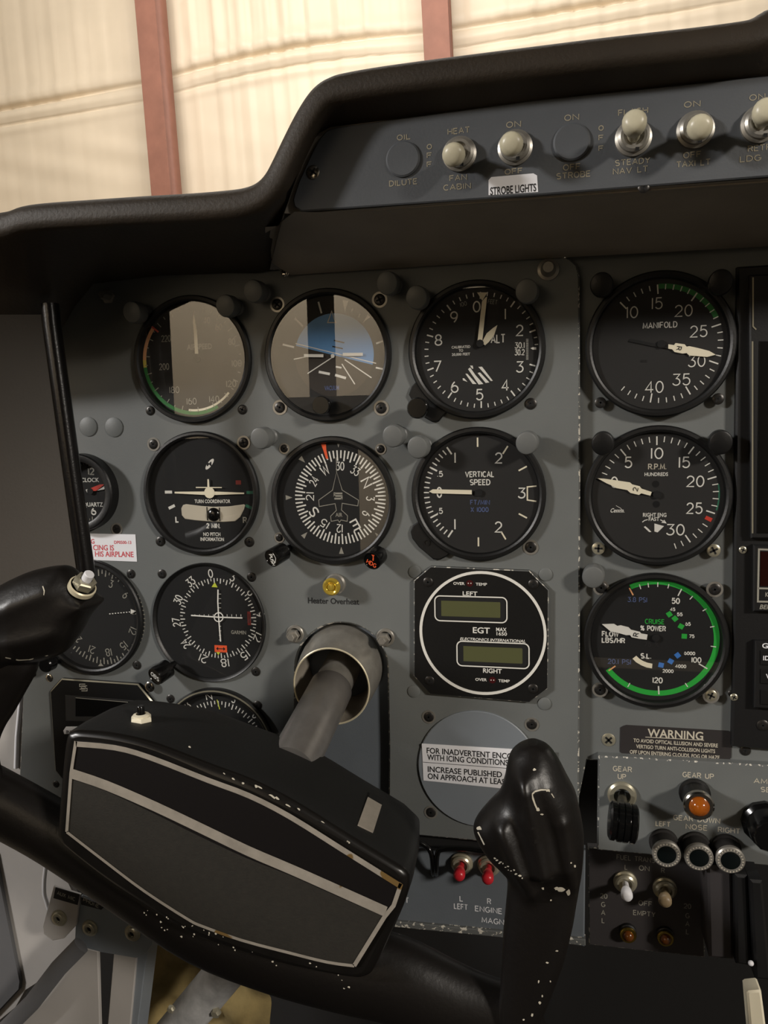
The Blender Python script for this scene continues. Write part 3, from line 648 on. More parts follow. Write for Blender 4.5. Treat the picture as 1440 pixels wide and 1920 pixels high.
knobf(g, 509, 1047, 541, 1028, 17, 6, lambda b, z: (b.lathe([(4.9,z-.1),(5.9,z-.1)], 36, 1), b.stroke('PUSH', 0, -1.2, 2.8, 8, .55, z, 0, radians(-80)), b.ribbon([(2.3,3),(3.4,.4),(2.4,-2.4)], .5, z, 0), b.poly([(1.5,2.4),(3,2.6),(1.8,4)], z, 0), b.poly([(1.6,-2),(2.9,-2.2),(1.7,-3.6)], z, 0)))
knobf(g, 697, 1052, 716, 1034, 15, 6, lambda b, z: (b.lathe([(4.9,z-.1),(5.9,z-.1)], 36, 1), b.stroke('HDG', -.6, -1.9, 3, 7, .55, z, 0, radians(-28)), b.poly([(.3,4.4),(2.4,4.2),(1.3,2.4)], z, 0), b.ribbon([(1.3,2.6),(.8,.2)], .8, z, 0)), tm=('orange', 'screw'))
for p in ((533,841),(714,842),(524,1008)): screw(g, *p, 2.6, ring=True)

# ---- course deviation indicator
g = Gauge('course_deviation_indicator', 'navigation course dial with white cross bars and red flags', -182.4, -86.7, rin=39.3, ztop=2.4); q = zp(0,1020,2.667); zz = g.z
DC = g.l(*q(1089,372), zz); kk = g.k(409, 1157)[0]
for i in range(72): g.rt(93-5*i, 71*kk, (62 if i % 2 == 0 else 66)*kk, (1.9 if i % 2 == 0 else 1.5)*kk, 0, DC)
for i, t in enumerate(['0','3','6','9','12','15','18','21','24','27','30','33']):
    a = radians(97-30*i); r = 79.5*kk; g.b.stroke(t, DC[0]+r*cos(a), DC[1]+r*sin(a), 14.5*kk, (16 if len(t) == 2 else 9)*kk, 1.9*kk, zz, 0, a-pi/2)
g.b.poly(g.ls([q(1074,190),q(1088,217),q(1058,215)], zz), zz, 1); g.b.poly(g.ls([q(1080,538),q(1102,540),q(1092,556)], zz), zz, 1)
g.b.rect(*g.l(*q(1104,524), zz), 62/2.667*kk, 33/2.667*kk, zz, 2); g.b.rect(*g.l(*q(1246,372), zz), 16/2.667*kk, 64/2.667*kk, zz, 3)
x, y = g.l(*q(1104,524), zz); g.b.ribbon([(x-2.6,y),(x+2.6,y)], .6, zz+.05, 4)
for sg in (-1, 1): g.b.poly([(x+sg*3.4, y), (x+sg*1.9, y+1.3), (x+sg*1.9, y-1.3)], zz+.05, 4)
x, y = g.l(*q(1246,372), zz); g.b.ribbon([(x,y-3),(x,y+3)], .5, zz+.05, 4)
for i in range(1, 6):
    for sg in (-1, 1):
        a = g.l(*q(1090+sg*23*i, 365), zz); g.b.rect(a[0], a[1]+1, .4, 1.6, zz, 0); c = g.l(*q(1093, 365+sg*23*i), zz); g.b.rect(c[0]+1, c[1], 1.6, .4, zz, 0)
g.T('GARMIN', *q(1193,442), 6.5, 28, mi=5); g.done(['white','lime','orange','dred','ink','dimwhite'])
b = MB(); b.ribbon(g.ls([q(1090,228),q(1089,290),q(1093,365),q(1098,430),q(1103,488)], 1.6), 2.2*kk, 1.6, 0); b.ribbon(g.ls([q(955,357),q(1090,366),q(1212,370)], 1.7), 2.2*kk, 1.7, 0); b.ribbon([g.l(*q(1093+22*cos(t*pi/12), 366+22*sin(t*pi/12)), 1.7) for t in range(24)], 1.8*kk, 1.7, 0, True); g.part('cross_bars', b, ['white'])
knobf(g, 290, 1269, 325, 1246, 17, 6.5, lambda b, z: b.stroke('OBS', 0, 0, 3.4, 8, .55, z, 0, radians(-30)))
for p in ((304,1076),(472,1082),(257,1247),(480,1259)): screw(g, *p, 3.2)

# ---- radio bearing dial behind the left grip
c = W(171, 1156, 0); g = Gauge('bearing_indicator', 'black bearing dial half hidden behind the left yoke grip', c.x, c.z); q = zp(0,1020,2.667); zz = g.z
DC = g.l(190, 1157, zz); kk = g.k(190, 1157)[0]
for i in range(72): g.rt(5*i, 81*kk, (70 if i % 2 == 0 else 74)*kk, 2*kk, 0, DC)
for i, t in enumerate(['0','3','6','9','12','15','18','21','24','27','30','33']):
    a = radians(99-30*i); r = 61*kk; g.b.stroke(t, DC[0]+r*cos(a), DC[1]+r*sin(a), 13*kk, (12 if len(t) == 2 else 7)*kk, 1.5*kk, zz, 0, a-pi/2)
g.S('ADF', 178, 1122, 10, 22, 1.5); g.b.poly(g.ls([(189,1242),(194,1249),(184,1249)], zz), zz, 0)
g.done(['dimwhite']); b = MB(); p0 = Vector(g.l(206,1151,1.6)); p1 = Vector(g.l(248,1147,1.6))
for i in range(8): u = p0.lerp(p1, i/8); b.rect(u.x, u.y, 1.1, .7, 1.6, 0, .1)
b.poly(g.ls([(245,1142),(256,1146),(245,1151)], 1.6), 1.6, 0); g.part('needle', b, ['white'])
for p in ((246,1076),(60,1262)): screw(g, *p, 3.2)

b = MB(); b.lathe([(3.2,0),(3.2,8),(5,8)]+[(5.2-.25*(i % 2), 8+i*.8) for i in range(9)]+[(4.4,15.4),(0,15.4)], 24, 0); x, y = g.l(84, 1248, 15); g.part('knob', b, ['gloss'], at=(x, y, 0))
# ---- lower compass dial, mostly hidden by the yoke hub
c = W(411, 1397, 0); g = Gauge('slaved_compass_indicator', 'compass card dial mostly hidden behind the yoke hub', c.x, c.z); q = zp(0,1020,2.667); zz = g.z
DC = g.l(413, 1398, zz); kk = g.k(411, 1397)[0]
for i in range(72): g.rt(5*i, 80*kk, (70 if i % 2 == 0 else 74)*kk, 1.8*kk, 0, DC)
for i, t in enumerate(['N','3','6','E','12','15','S','21','24','W','30','33']):
    a = radians(101-30*i); r = 89*kk; g.b.stroke(t, DC[0]+r*cos(a), DC[1]+r*sin(a), 13*kk, (12 if len(t) == 2 or t.isalpha() else 7)*kk, 1.8*kk, zz, 0, a-pi/2)
g.b.ribbon(g.ls([(407,1312),(412,1330)], zz), .6, zz+.05, 1); g.done(['white','lime'])
b = MB(); b.lathe([(40.2,4.0),(40.2,4.3),(39.2,4.3),(39.2,4.0)], 64, 0); g.part('rim', b, ['nickel'])
for p in ((320,1310),(483,1322)): screw(g, *p, 3.0)

# ---- clock behind the edge tube
c = W(158, 922, 0); g = Gauge('panel_clock', 'small quartz clock half hidden behind the black edge tube', c.x, c.z, 26.5, rin=21.5, ztop=9.5, zd=.8, cat='clock'); q = zp(0,820,5.143); zz = g.z
for t, x, y, h, w in (('12',878,328,13,12.5),('6',903,715,12.5,10)): g.S(t, *q(x,y), h, w, 2.4, mi=1 if t == '12' else 0)
g.T('CLOCK', *q(868,411), 7.5, 34, mi=0); g.T('QUARTZ', *q(897,648), 7.5, 37, mi=0)
DC = g.l(170, 922, zz)
for i in range(60): g.rt(6*i, 20, 17.2 if i % 5 == 0 else 18.6, .7 if i % 5 == 0 else .35, 1, DC)
g.done(['white','dimwhite']); g.needle([q(873,490),q(960,455),q(1010,452),q(930,515),q(885,520)], 1.8, 'red', 'red_hand', hub=q(870,520)); g.needle([q(935,515),q(1020,462),q(1060,470),q(1010,500)], 1.6, 'white', 'white_hand')
g.needle([q(826,505),q(840,500),q(848,530),q(838,532)], 1.5, 'white', 'second_hand'); screw(g, 219, 992, 3.2, ring=True)

# ---- exhaust temperature gauge
c = W(902, 1188, 0); g = Thing('exhaust_temperature_gauge', 'square black exhaust temperature gauge with two blank displays', 'gauge', (c.x, 0, c.z)); q = zp(740,1040,4); zt = 3.0
b = MB(); b.ext(g.ls([q(*p) for p in ((270,88),(1010,120),(1155,265),(1150,1005),(1010,1110),(265,1048),(143,910),(143,195))], zt), 0, zt, .5, 0, 1); g.part('face_plate', b, ['black', 'panel_edge'])
dc = g.l(*q(655,590), zt); b = MB(); b.lathe([(39.3,zt),(39.3,zt+.5),(37.6,zt+.5),(37.6,zt)], 80, 0, dc); g.part('ring', b, ['white'])
b = MB(); z = zt+.12
for t, x, y, h, w, sl in (('OVER',482,216,20,85,0),('TEMP',650,222,20,85,0),('LEFT',565,292,30,110,0),('EGT',650,568,42,128,0),('MAX',800,562,27,78,0),('1650',803,594,24,78,0),('ELECTRONICS INTERNATIONAL',733,640,20,490,.25),('RIGHT',733,872,32,140,0),('OVER',648,937,20,86,0),('TEMP',820,947,20,85,0)): g.ty(b, t, *q(x,y), h/4, w/4, z, 0, 0, sl)
for x, y in ((562,215),(733,941)): 
    b.disc(*g.l(*q(x,y), z), 2.1, z-.04, 1, 24)
    for dx in (-10, 10): b.disc(*g.l(*q(x+dx,y), z), .35, z, 0, 10)
g.part('lettering', b, ['white', 'deepred'])
def rrect(cx, cy, w, h, r, n=6):
    return [(cx+sx*(w/2-r)+r*cos(a0+pi/2*i/n), cy+sy*(h/2-r)+r*sin(a0+pi/2*i/n)) for sx, sy, a0 in ((1,1,0),(-1,1,pi/2),(-1,-1,pi),(1,-1,3*pi/2)) for i in range(n+1)]
for cx, cy in ((569,409),(735,751)):
    x, y = g.l(*q(cx,cy), z); k = g.k(*q(cx,cy))[0]; w, h = 536/4*k, 190/4*k
    b = MB(); b.poly(rrect(x, y, w-2.2, h-2, 2.4), z-.06, 1); b.poly(rrect(x, y, w-8, h-6, .5), z, 2); b.ribbon(rrect(x, y, w, h, 3.2), .75, z+.05, 0, True); b.poly([(x-w/2+4,y-h/2+3),(x-w/2+9,y-h/2+3),(x-w/2+9,y+h/2-3),(x-w/2+4,y+h/2-3)], z-.02, 2); g.part('display', b, ['white', 'matte', 'lcd'])
for x, y in ((250,205),(1040,222),(262,945),(1038,1005)): screw(g, *q(x,y), 3.1, 'screw', zt)

# ---- round blank cover with icing placard
c = W(896, 1441, 0); g = Thing('blank_cover_plate', 'round blank cover plate below the square temperature gauge', 'plate', (c.x, 0, c.z))
b = MB(); b.lathe([(38.5,0),(38.5,1.0),(38,1.4),(0,1.4)], 72, 0); g.part('disc', b, ['blank'])
for p in ((804,1344),(997,1358),(808,1523)): screw(g, *p, 3.3, ring=True)
def placard(name, label, pts, z, mats, fill, th=.25, pos=None, y=0):
    c = pos or W(*pts[0], y-z); T = Thing(name, label, 'placard', (c.x, y-z, c.z)); b = MB(); b.ext(T.ls(pts), 0, th, 0, 0); T.part('sheet', b, mats[:1]); b = MB(); fill(T, b, th+.08); T.part('lettering', b, mats[1:]); return T
def fill(T, b, z):
    for t, y, w in (('FOR INADVERTENT ENCOUNTER', 1416, 229), ('WITH ICING CONDITIONS', 1428, 160)): pass
    for t, x, y, w in (('FOR INADVERTENT ENCO', 800, 1407, 157), ('WITH ICING CONDITIONS', 801, 1419.5, 148), ('INCREASE PUBLISHED A', 802, 1442, 150), ('ON APPROACH AT LEAS', 802, 1455, 141)): T.ty(b, t, x, y, 10.2, w, z, 0, 0, 0, True)
    a = T.l(793, 1429, z); c = T.l(1000, 1447, z); b.ribbon([a, (c[0], a[1])], .35, z, 0)
placard('icing_placard', 'white placard of black icing advice stuck on the round cover', [(791,1394),(1040,1409),(1040,1488),(794,1463)], 1.5, ['tagw', 'ink'], fill)
def fill(T, b, z):
    T.ty(b, 'NG', 170, 1015, 8.4, 14, z); T.ty(b, 'DP0500-13', 230, 1017, 5.6, 32, z); T.ty(b, 'CING IS', 194, 1027, 9.6, 39, z); T.ty(b, 'HIS AIRPLANE', 214, 1039, 9.6, 72, z)
placard('red_letter_placard', 'white placard with red capitals under the clock', [(150,1000),(254,1002),(257,1053),(150,1049)], .1, ['tagw', 'redink'], fill)
def fill(T, b, z):
    T.ty(b, 'WARNING', 1266, 1377, 14.5, 104, z); b.ribbon(T.ls([(1210,1382),(1320,1388)], z), .4, z, 0)
    for t, x, y, w in (('TO AVOID OPTICAL ILLUSION AND SEVERE',1266,1393,158),('VERTIGO TURN ANTI-COLLISION LIGHTS',1266,1404,148),('OFF UPON ENTERING CLOUDS, FOG OR HAZE',1264,1415,168)): T.ty(b, t, x, y, 6.6, w, z)
placard('warning_placard', 'black warning placard with rounded corners above the gear switches', [(1168,1361),(1174,1359),(1366,1370),(1372,1374),(1371,1420),(1366,1425),(1168,1414),(1162,1409),(1163,1364)], .1, ['warnpl', 'paleprint'], fill, y=6)

# ---- autopilot box on the lower left
c = W(95, 1297, 0); g = Thing('autopilot_controller', 'black eight-cornered control box left of the hidden compass dial', 'controller', (c.x, 0, c.z)); q = zp(80,1260,3)
o8 = [(40,110),(105,38),(535,68),(640,195),(660,600),(560,700),(160,670),(68,555)]
b = MB(); b.ext(g.ls([q(*p) for p in o8], 3), 0, 3, .8, 0, 1); g.part('face_plate', b, ['black', 'nickel'])
b = MB(); b.ext(g.ls([q(*p) for p in ((125,130),(560,165),(560,290),(128,275))], 3.4), 3, 3.5, .3, 0); b.poly(g.ls([q(*p) for p in ((185,143),(540,172),(540,250),(185,250))], 3.6), 3.6, 1); b.ribbon(g.ls([q(185,145),q(480,170)], 3.7), .4, 3.7, 2); g.part('display', b, ['gdial', 'gloss', 'dimwhite'])
b = MB()
for dx, dy in ((0,0),(10,10)): b.ribbon(g.ls([q(x+dx,y+dy) for x, y in ((240,68),(208,68),(208,82),(240,82),(240,96),(208,96))], 3.15), .6, 3.15, 0)
g.part('emblem', b, ['dimwhite'])
b = MB(); b.ext(g.ls([q(*p) for p in ((115,330),(130,308),(200,308),(205,345),(120,350))], 3.6), 3, 3.6, .2, 0); g.ty(b, 'IN', *q(145,338), 6, 8, 3.7, 1); g.part('tag', b, ['tagw', 'ink'])
screw(g, 281, 1288, 3.6, 'chrome', 3); screw(g, 93, 1271, 3, 'chrome'); screw(g, 105, 1470, 2.6)

# ---- heater overheat lamp
c = W(630, 1094, 0); g = Thing('heater_lamp', 'yellow heater overheat lamp below the heading dial', 'lamp', (c.x, 0, c.z))
b = MB(); b.lathe([(6.8,0),(6.8,2),(5.8,3),(5.4,7),(5.4,10)], 32, 0); g.part('barrel', b, ['steel']); b = MB(); b.lathe([(5.7,9.5),(5.7,11),(4.6,12.4),(3.4,12),(2.4,11),(2,12.4),(0,12.8)], 32, 0); g.part('lens', b, ['yellens'])

# ---- post lights
def post_light(px, py, label, base=PP, m='postlamp', L=16, r=6.4):
    w = W(px, py, base.p.y-L); T = Thing('post_light', label, 'post light', (w.x+1.5, base.p.y, w.z+.8), 'little hooded post lights on the panels')
    b = MB(); b.lathe([(5.2,0),(5.2,1.4),(4.4,2.2),(3.6,2.4),(3.6,6)], 24, 0); T.part('base', b, [m])
    b = MB(); n = 28; rings = []
    for z0, rr, tilt in ((5,r*.72,0),(6.2,r*.92,0),(8,r,0),(L-2,r,.12),(L-.6,r*.93,.16),(L-.2,r*.80,.16)):
        rings.append([(rr*cos(2*pi*i/n)-1.5*z0/L, rr*sin(2*pi*i/n)*1.08-.8*z0/L, z0+tilt*rr*sin(2*pi*i/n)) for i in range(n)])
    b.loft(rings, 0); T.part('hood', b, [m]); return T
for px, py, lab in ((246,585,'grey post light at the upper left of the airspeed dial'),(421,573,'grey post light overlapping the upper right rim of the airspeed dial'),(473,545,'grey post light between the airspeed and horizon dials'),(725,530,'grey post light above the right side of the horizon dial'),
  (780,557,'grey post light at the upper left of the altimeter'),(987,545,'grey post light at the upper right of the altimeter'),(486,822,'grey post light at the upper right of the turn coordinator'),(735,818,'grey post light at the upper right of the heading dial'),(782,839,'grey post light at the upper left of the vertical speed dial'),(987,831,'grey post light on the upper right rim of the vertical speed dial')): post_light(px, py, lab)
post_light(1112, 1083, 'grey post light between the rpm and fuel flow dials', EP)
for px, py, lab in ((1128,533,'black post light at the upper left of the manifold dial'),(1352,528,'black post light at the upper right of the manifold dial'),(1130,832,'black post light at the upper left of the rpm dial'),(1352,830,'black post light at the upper right of the rpm dial')): post_light(px, py, lab, EP, 'black')

# ================================================================== radio stack
RS = pan('radio_rack', 'black radio rack face along the right edge beside the engine dials', [(1383,500),(1700,480),(1720,1430),(1372,1400),(1374,1320)], 1, 5, ['radio', 'radio'])
for p in ((1393,1031),(1376,1307)): screw(RS, *p, 2.2, 'nickel')
screw(RS, 1430, 1360, 3.4)
def radio(name, label, pts, fn, z=4):
    c = W(*pts[0], 1-z); T = Thing(name, label, 'radio', (c.x, 1-z, c.z), 'radios stacked in the rack'); b = MB(); b.ext(T.ls(pts), -z, 0, .8, 0); T.part('faceplate', b, ['radio']); fn(T); return T
def f1(T):
    b = MB(); b.ribbon(T.ls([(1412,520),(1412,612),(1418,618)], .3), .7, .3, 0); b.ribbon(T.ls([(1411,640),(1411,1000)], .3), .8, .3, 0); T.part('rim', b, ['nickel'])
    b = MB(); b.ext(T.ls([(1424,640),(1690,640),(1700,1000),(1420,1000)], .5), 0, .5, .2, 0); T.part('screen', b, ['gloss'])
radio('navigation_radio', 'tall black radio with dark screen at the top of the rack', [(1405,515),(1690,505),(1700,1012),(1408,1010)], f1)
def f2(T):
    b = MB(); b.ribbon(T.ls([(1423,1030),(1700,1040),(1700,1132),(1421,1128)], .2), 1.0, .2, 0, True); b.ribbon(T.ls([(1421,1103),(1700,1110)], .2), 1, .2, 0); T.ty(b, 'KEYP', 1446, 1115, 8, 22, .2); T.ty(b, 'BEN', 1435, 1138, 8, 22, .2, 0, 0, .25); T.part('frame_print', b, ['dimwhite'])
    b = MB(); b.poly(T.ls([(1426,1034),(1696,1043),(1696,1102),(1425,1099)], .15), .15, 0); T.part('display', b, ['radio_glass'])
radio('transponder', 'radio with white framed dark red display in the middle of the rack', [(1413,1022),(1700,1030),(1700,1150),(1412,1147)], f2)
def f3(T):
    b = MB(); T.ty(b, 'GA', 1441, 1211, 9, 24, .2); T.ty(b, 'ID', 1437, 1234, 8, 12, .9); T.ty(b, 'V', 1440, 1268, 8, 8, .9); T.part('lettering', b, ['tagw'])
    for y in (1234, 1269, 1308):
        b = MB(); b.ext(T.ls([(1427,y-14),(1470,y-13),(1470,y+15),(1427,y+13)], .8), 0, .8, .3, 0); T.part('button', b, ['black'])
radio('audio_panel', 'black radio with a column of buttons low in the rack', [(1416,1202),(1700,1210),(1700,1345),(1414,1328)], f3)

# ================================================================== gear and fuel switch panels
GP = pan('gear_switch_board', 'grey gear switch plate with pale capitals below the warning placard', [(1122,1417),(1720,1451),(1720,1650),(1120,1594)], 0, 6, ['panel', 'panel_edge'], .8)
b = MB()
for t, x, y, h, w in (('GEAR',1167,1442,9.5,36),('UP',1166,1456,9.5,16),('GEAR UP',1309,1454,9.5,59),('GEAR DOWN',1306,1536,9.5,88),('LEFT',1243,1545,9,28),('NOSE',1306,1551,9.5,41),('RIGHT',1367,1557,9.5,42),('AMP',1432,1465,9,38),('SEL',1440,1481,9,28)): GP.st(b, t, x, y, h, w, 1.7, .15)
GP.part('lettering', b, ['paleprint'])
w = W(1166, 1490, 0); g = Thing('gear_lever', 'black ribbed wheel shaped gear switch under GEAR UP lettering', 'switch', (w.x, 0, w.z))
b = MB(); b.lathe([(8.6,0),(8.6,1.5),(7.4,2.6),(5,2.6),(4.6,1)], 32, 0); g.part('collar', b, ['nickel'])
e = g.l(1168, 1520, 26); b = MB(); b.tube([(0,0,1),(e[0],e[1],24)], 3, 14); g.part('stem', b, ['gloss'])
b = MB(); b.X = Matrix.Translation((e[0], e[1]-6.5, 27)) @ Matrix.Rotation(pi/2, 4, 'Y') @ Matrix.Rotation(.1, 4, 'X')
b.lathe([(0,-7.8),(9.4,-7.8),(11,-6.8),(11,-4.4),(10.3,-4),(10.3,-3.4),(11.2,-3),(11.2,-.4),(10.5,0),(11.2,.4),(11.2,3),(10.3,3.4),(10.3,4),(11,4.4),(11,6.8),(9.4,7.8),(0,7.8)], 40, 0); g.part('wheel', b, ['gloss'])
def lamp(name, label, px, py, L, r, lensm, y=0, group=None, rim='chrome', body='black', knurl=False, dome=.6):
    w = W(px, py, y-L); k = .35; T = Thing(name, label, 'lamp', (w.x, y, w.z+L*.04), group); d = (0, -L*.04)
    b = MB(); n = 32; b.loft([[(rr*cos(2*pi*i/n)+d[0]*z/L, rr*sin(2*pi*i/n)+d[1]*z/L, z) for i in range(n)] for rr, z in ((r*1.1,0),(r*1.1,2),(r*.95,2.4),(r*.95,L*.8))], 0); T.part('barrel', b, [body])
    b = MB(); b.X = Matrix.Translation((d[0], d[1], L)); pr = [(r*.95,-L*.25),(r*1.05,-L*.2),(r*1.05,-.6),(r*.95,.2),(r*.72,.2),(r*.66,-.6)]; b.lathe(pr, 32, 0)
    if knurl:
        for i in range(24): a = 2*pi*i/24; b.rect(r*.86*cos(a), r*.86*sin(a), .9, .5, .28, 1, a)
    T.part('rim', b, [rim, 'paleprint']); b = MB(); b.X = Matrix.Translation((d[0], d[1], L)); b.lathe([(r*.70,-.8),(r*.68,dome*1.5),(r*.45,dome*4),(0,dome*5.2)], 28, 0); T.part('lens', b, [lensm]); return T
lamp('gear_up_lamp', 'amber gear up lamp with chrome rim in the middle of the gear plate', 1311, 1512, 16, 8.2, 'amber', dome=1.0)
for px, py, lab in ((1250,1603,'leftmost of three dark gear down lamps'),(1311,1609,'middle one of three dark gear down lamps'),(1370,1614,'rightmost of three dark gear down lamps')): lamp('gear_down_lamp', lab, px, py, 14, 7.8, 'lens', group='gear down lamps', rim='steel', body='cabin', knurl=True, dome=.1)
w = W(1432, 1540, 0); g = Thing('selector_knob', 'black amp selector knob at the right edge of the gear plate', 'knob', (w.x, 0, w.z)); b = MB(); b.lathe([(13,0),(13,3),(11,5),(10.5,16),(9,18),(0,18)], 12, 0); g.part('knob', b, ['gloss'])

FP = pan('fuel_switch_board', 'dark shaded fuel transfer switch plate below the gear lamps', [(1102,1588),(1318,1600),(1322,1796),(1104,1772)], 17, 5, ['darkplate', 'panel_edge'], .8)
b = MB()
for t, x, y, h, w in (('FUEL TRANS',1192,1610,9,72),('L',1174,1626,9,6),('ON',1208,1628,9,20),('R',1243,1632,9,7),('OFF',1210,1694,9,26),('EMPTY',1208,1713,9,42),('G',1131,1696,9,8),('A',1131,1711,9,8),('L',1131,1726,9,6),('G',1289,1717,9,8),('A',1289,1732,9,8),('L',1289,1747,9,6),('20',1132,1680,9,14),('20',1289,1699,9,14)): FP.st(b, t, x, y, h, w, 1.5, .15)
FP.part('lettering', b, ['dimwhite'])
def toggle(label, px, py, tx, ty, L=20, y=0, m='toggle', r=3.4, base='nickel', R=6.6, fat=1.0, name='toggle_switch', group=None):
    w = W(px, py, y); T = Thing(name, label, 'switch', (w.x, y, w.z), group)
    b = MB(); b.lathe([(R*1.12,0),(R*1.12,1.6),(R*.95,2.2),(R*.95,4),(R*.8,4.8),(R*.62,4.8),(R*.58,2.5),(0,2.5)], 32, 0); b.rect(R*.2, -R*.85, 1.6, 1.6, 4.85, 1); T.part('bushing', b, [base, 'hole'])
    e = Vector((*T.l(tx, ty, L), L)); s0 = Vector((0,0,2.5)); b = MB(); P = []; RR = []
    for u, k in ((0,.55),(.3,.62),(.42,.78),(.55,.95),(.72,1.06),(.86,1.05),(.94,.88),(.985,.55),(1,.2)): P.append(s0.lerp(e, u)); RR.append(r*k*fat)
    b.tube(P, RR, 18, 0); T.part('lever', b, [m]); return T
toggle('white tipped fuel toggle, left one on the dark fuel plate', 1172, 1652, 1176, 1684, 19, 17, 'tagw', 3.4, group='fuel toggles'); toggle('tan tipped fuel toggle, right one on the dark fuel plate', 1246, 1664, 1247, 1694, 17, 17, 'tan', 3.8, group='fuel toggles')
for px, lab in ((1178,'left amber fuel empty lamp at the bottom of the fuel plate'),(1248,'right amber fuel empty lamp at the bottom of the fuel plate')): lamp('fuel_empty_lamp', lab, px, 1755 if px < 1200 else 1761, 5, 5, 'amberdk', 17, 'fuel empty lamps', 'brass')

# ---- magneto panel
MP = pan('magneto_panel', 'blue grey magneto switch panel with chipped lower lip', [(720,1566),(1098,1592),(1096,1776),(716,1728)], 8, 5, ['blue_panel', 'blue_panel'], 1)
b = MB(); b.ext(MP.ls([(730,1727),(1098,1762),(1098,1774),(730,1738)], 2.5), -3, 2.5, .6, 0, 0); MP.part('lower_lip', b, ['panel_edge'])
b = MB()
for t, x, y, h, w in (('L',865,1685,10,7),('R',917,1690,10,7.5),('LEFT',864,1700,10,26),('ENGINE',916,1706,10,51),('MAGN',924,1727,10,42)): MP.st(b, t, x, y, h, w, 1.6, .15)
MP.part('lettering', b, ['tagw']); b = MB(); MP.st(b, 'T', 763, 1688, 10, 7, 1.6, .15); MP.part('lettering', b, ['tagw'])
b = MB(); b.ext(MP.ls([(728,1560),(1088,1588),(1088,1608),(728,1584)], .2), -1, .2, 0, 0); MP.part('slot', b, ['hole'])
toggle('red tipped magneto toggle for the left engine, left one of the pair', 866, 1617, 860, 1645, 20, 8, 'redtip', 3.6, group='magneto toggles'); toggle('red tipped magneto toggle, right one beside the yoke grip', 917, 1621, 914, 1652, 20, 8, 'redtip', 3.6, group='magneto toggles')
def guard(label, pts):
    w = W(pts[0][0], pts[0][1], 8); T = Thing('switch_guard', label, 'guard bar', (w.x, 8, w.z), 'bent guard rods at the magneto switches'); P = [(*T.l(x, y, z), z) for x, y, z in [(a, b_, c_) for a, b_, c_ in [(p[0], p[1], p[2] if len(p) > 2 else 14) for p in pts]]]
    Q = []
    for i in range(len(P)-1):
        for u in range(6):
            t = u/6; p0 = Vector(P[max(i-1,0)]); p1 = Vector(P[i]); p2 = Vector(P[i+1]); p3 = Vector(P[min(i+2, len(P)-1)])
            Q.append(.5*((2*p1)+(p2-p0)*t+(2*p0-5*p1+4*p2-p3)*t*t+(3*p1-p0-3*p2+p3)*t**3))
    Q.append(Vector(P[-1])); b = MB(); b.tube(Q, 1.7, 12); T.part('rod', b, ['gloss'])
guard('bent black guard rod beside the yoke hub', [(740,1590,0),(744,1582,10),(775,1576,14),(798,1586,14),(809,1602,14),(812,1634,6),(811,1640,0)]); guard('bent black guard rod over the two red toggles', [(818,1640,0),(818,1632,8),(820,1602,14),(832,1592,14),(880,1592,14),(935,1600,14),(960,1604,12),(964,1640,0)])

# ---- throttle quadrant fragments at lower right
w = W(1330, 1800, -6); g = Thing('engine_control_quadrant', 'black engine control quadrant slabs at the lower right corner', 'quadrant', (w.x, -6, w.z))
for i, (a, c, z) in enumerate((([(1326,1622),(1372,1626),(1376,1800),(1330,1796)],None,4),([(1378,1640),(1402,1642),(1408,1812),(1380,1808)],None,10),([(1406,1650),(1430,1652),(1446,1840),(1416,1836)],None,14))):
    b = MB(); b.ext(g.ls(a, z), -40, z, 1.5, 0); g.part('slab', b, ['radio' if i else 'darkplate'])
b = MB(); b.ball((*g.l(1408,1806,16),16), 1.6, 14); g.part('pin', b, ['tagw'])
w = W(1410, 1930, -40); g = Thing('control_lever', 'cream lever handle at the bottom right corner', 'lever', (w.x, -40, w.z)); b = MB(); b.ext(g.ls([(1400,1862),(1404,1859),(1424,1857),(1428,1860),(1446,2000),(1412,2000)], 4), -6, 4, 1.2, 0, 0, True); g.part('handle', b, ['cream'])

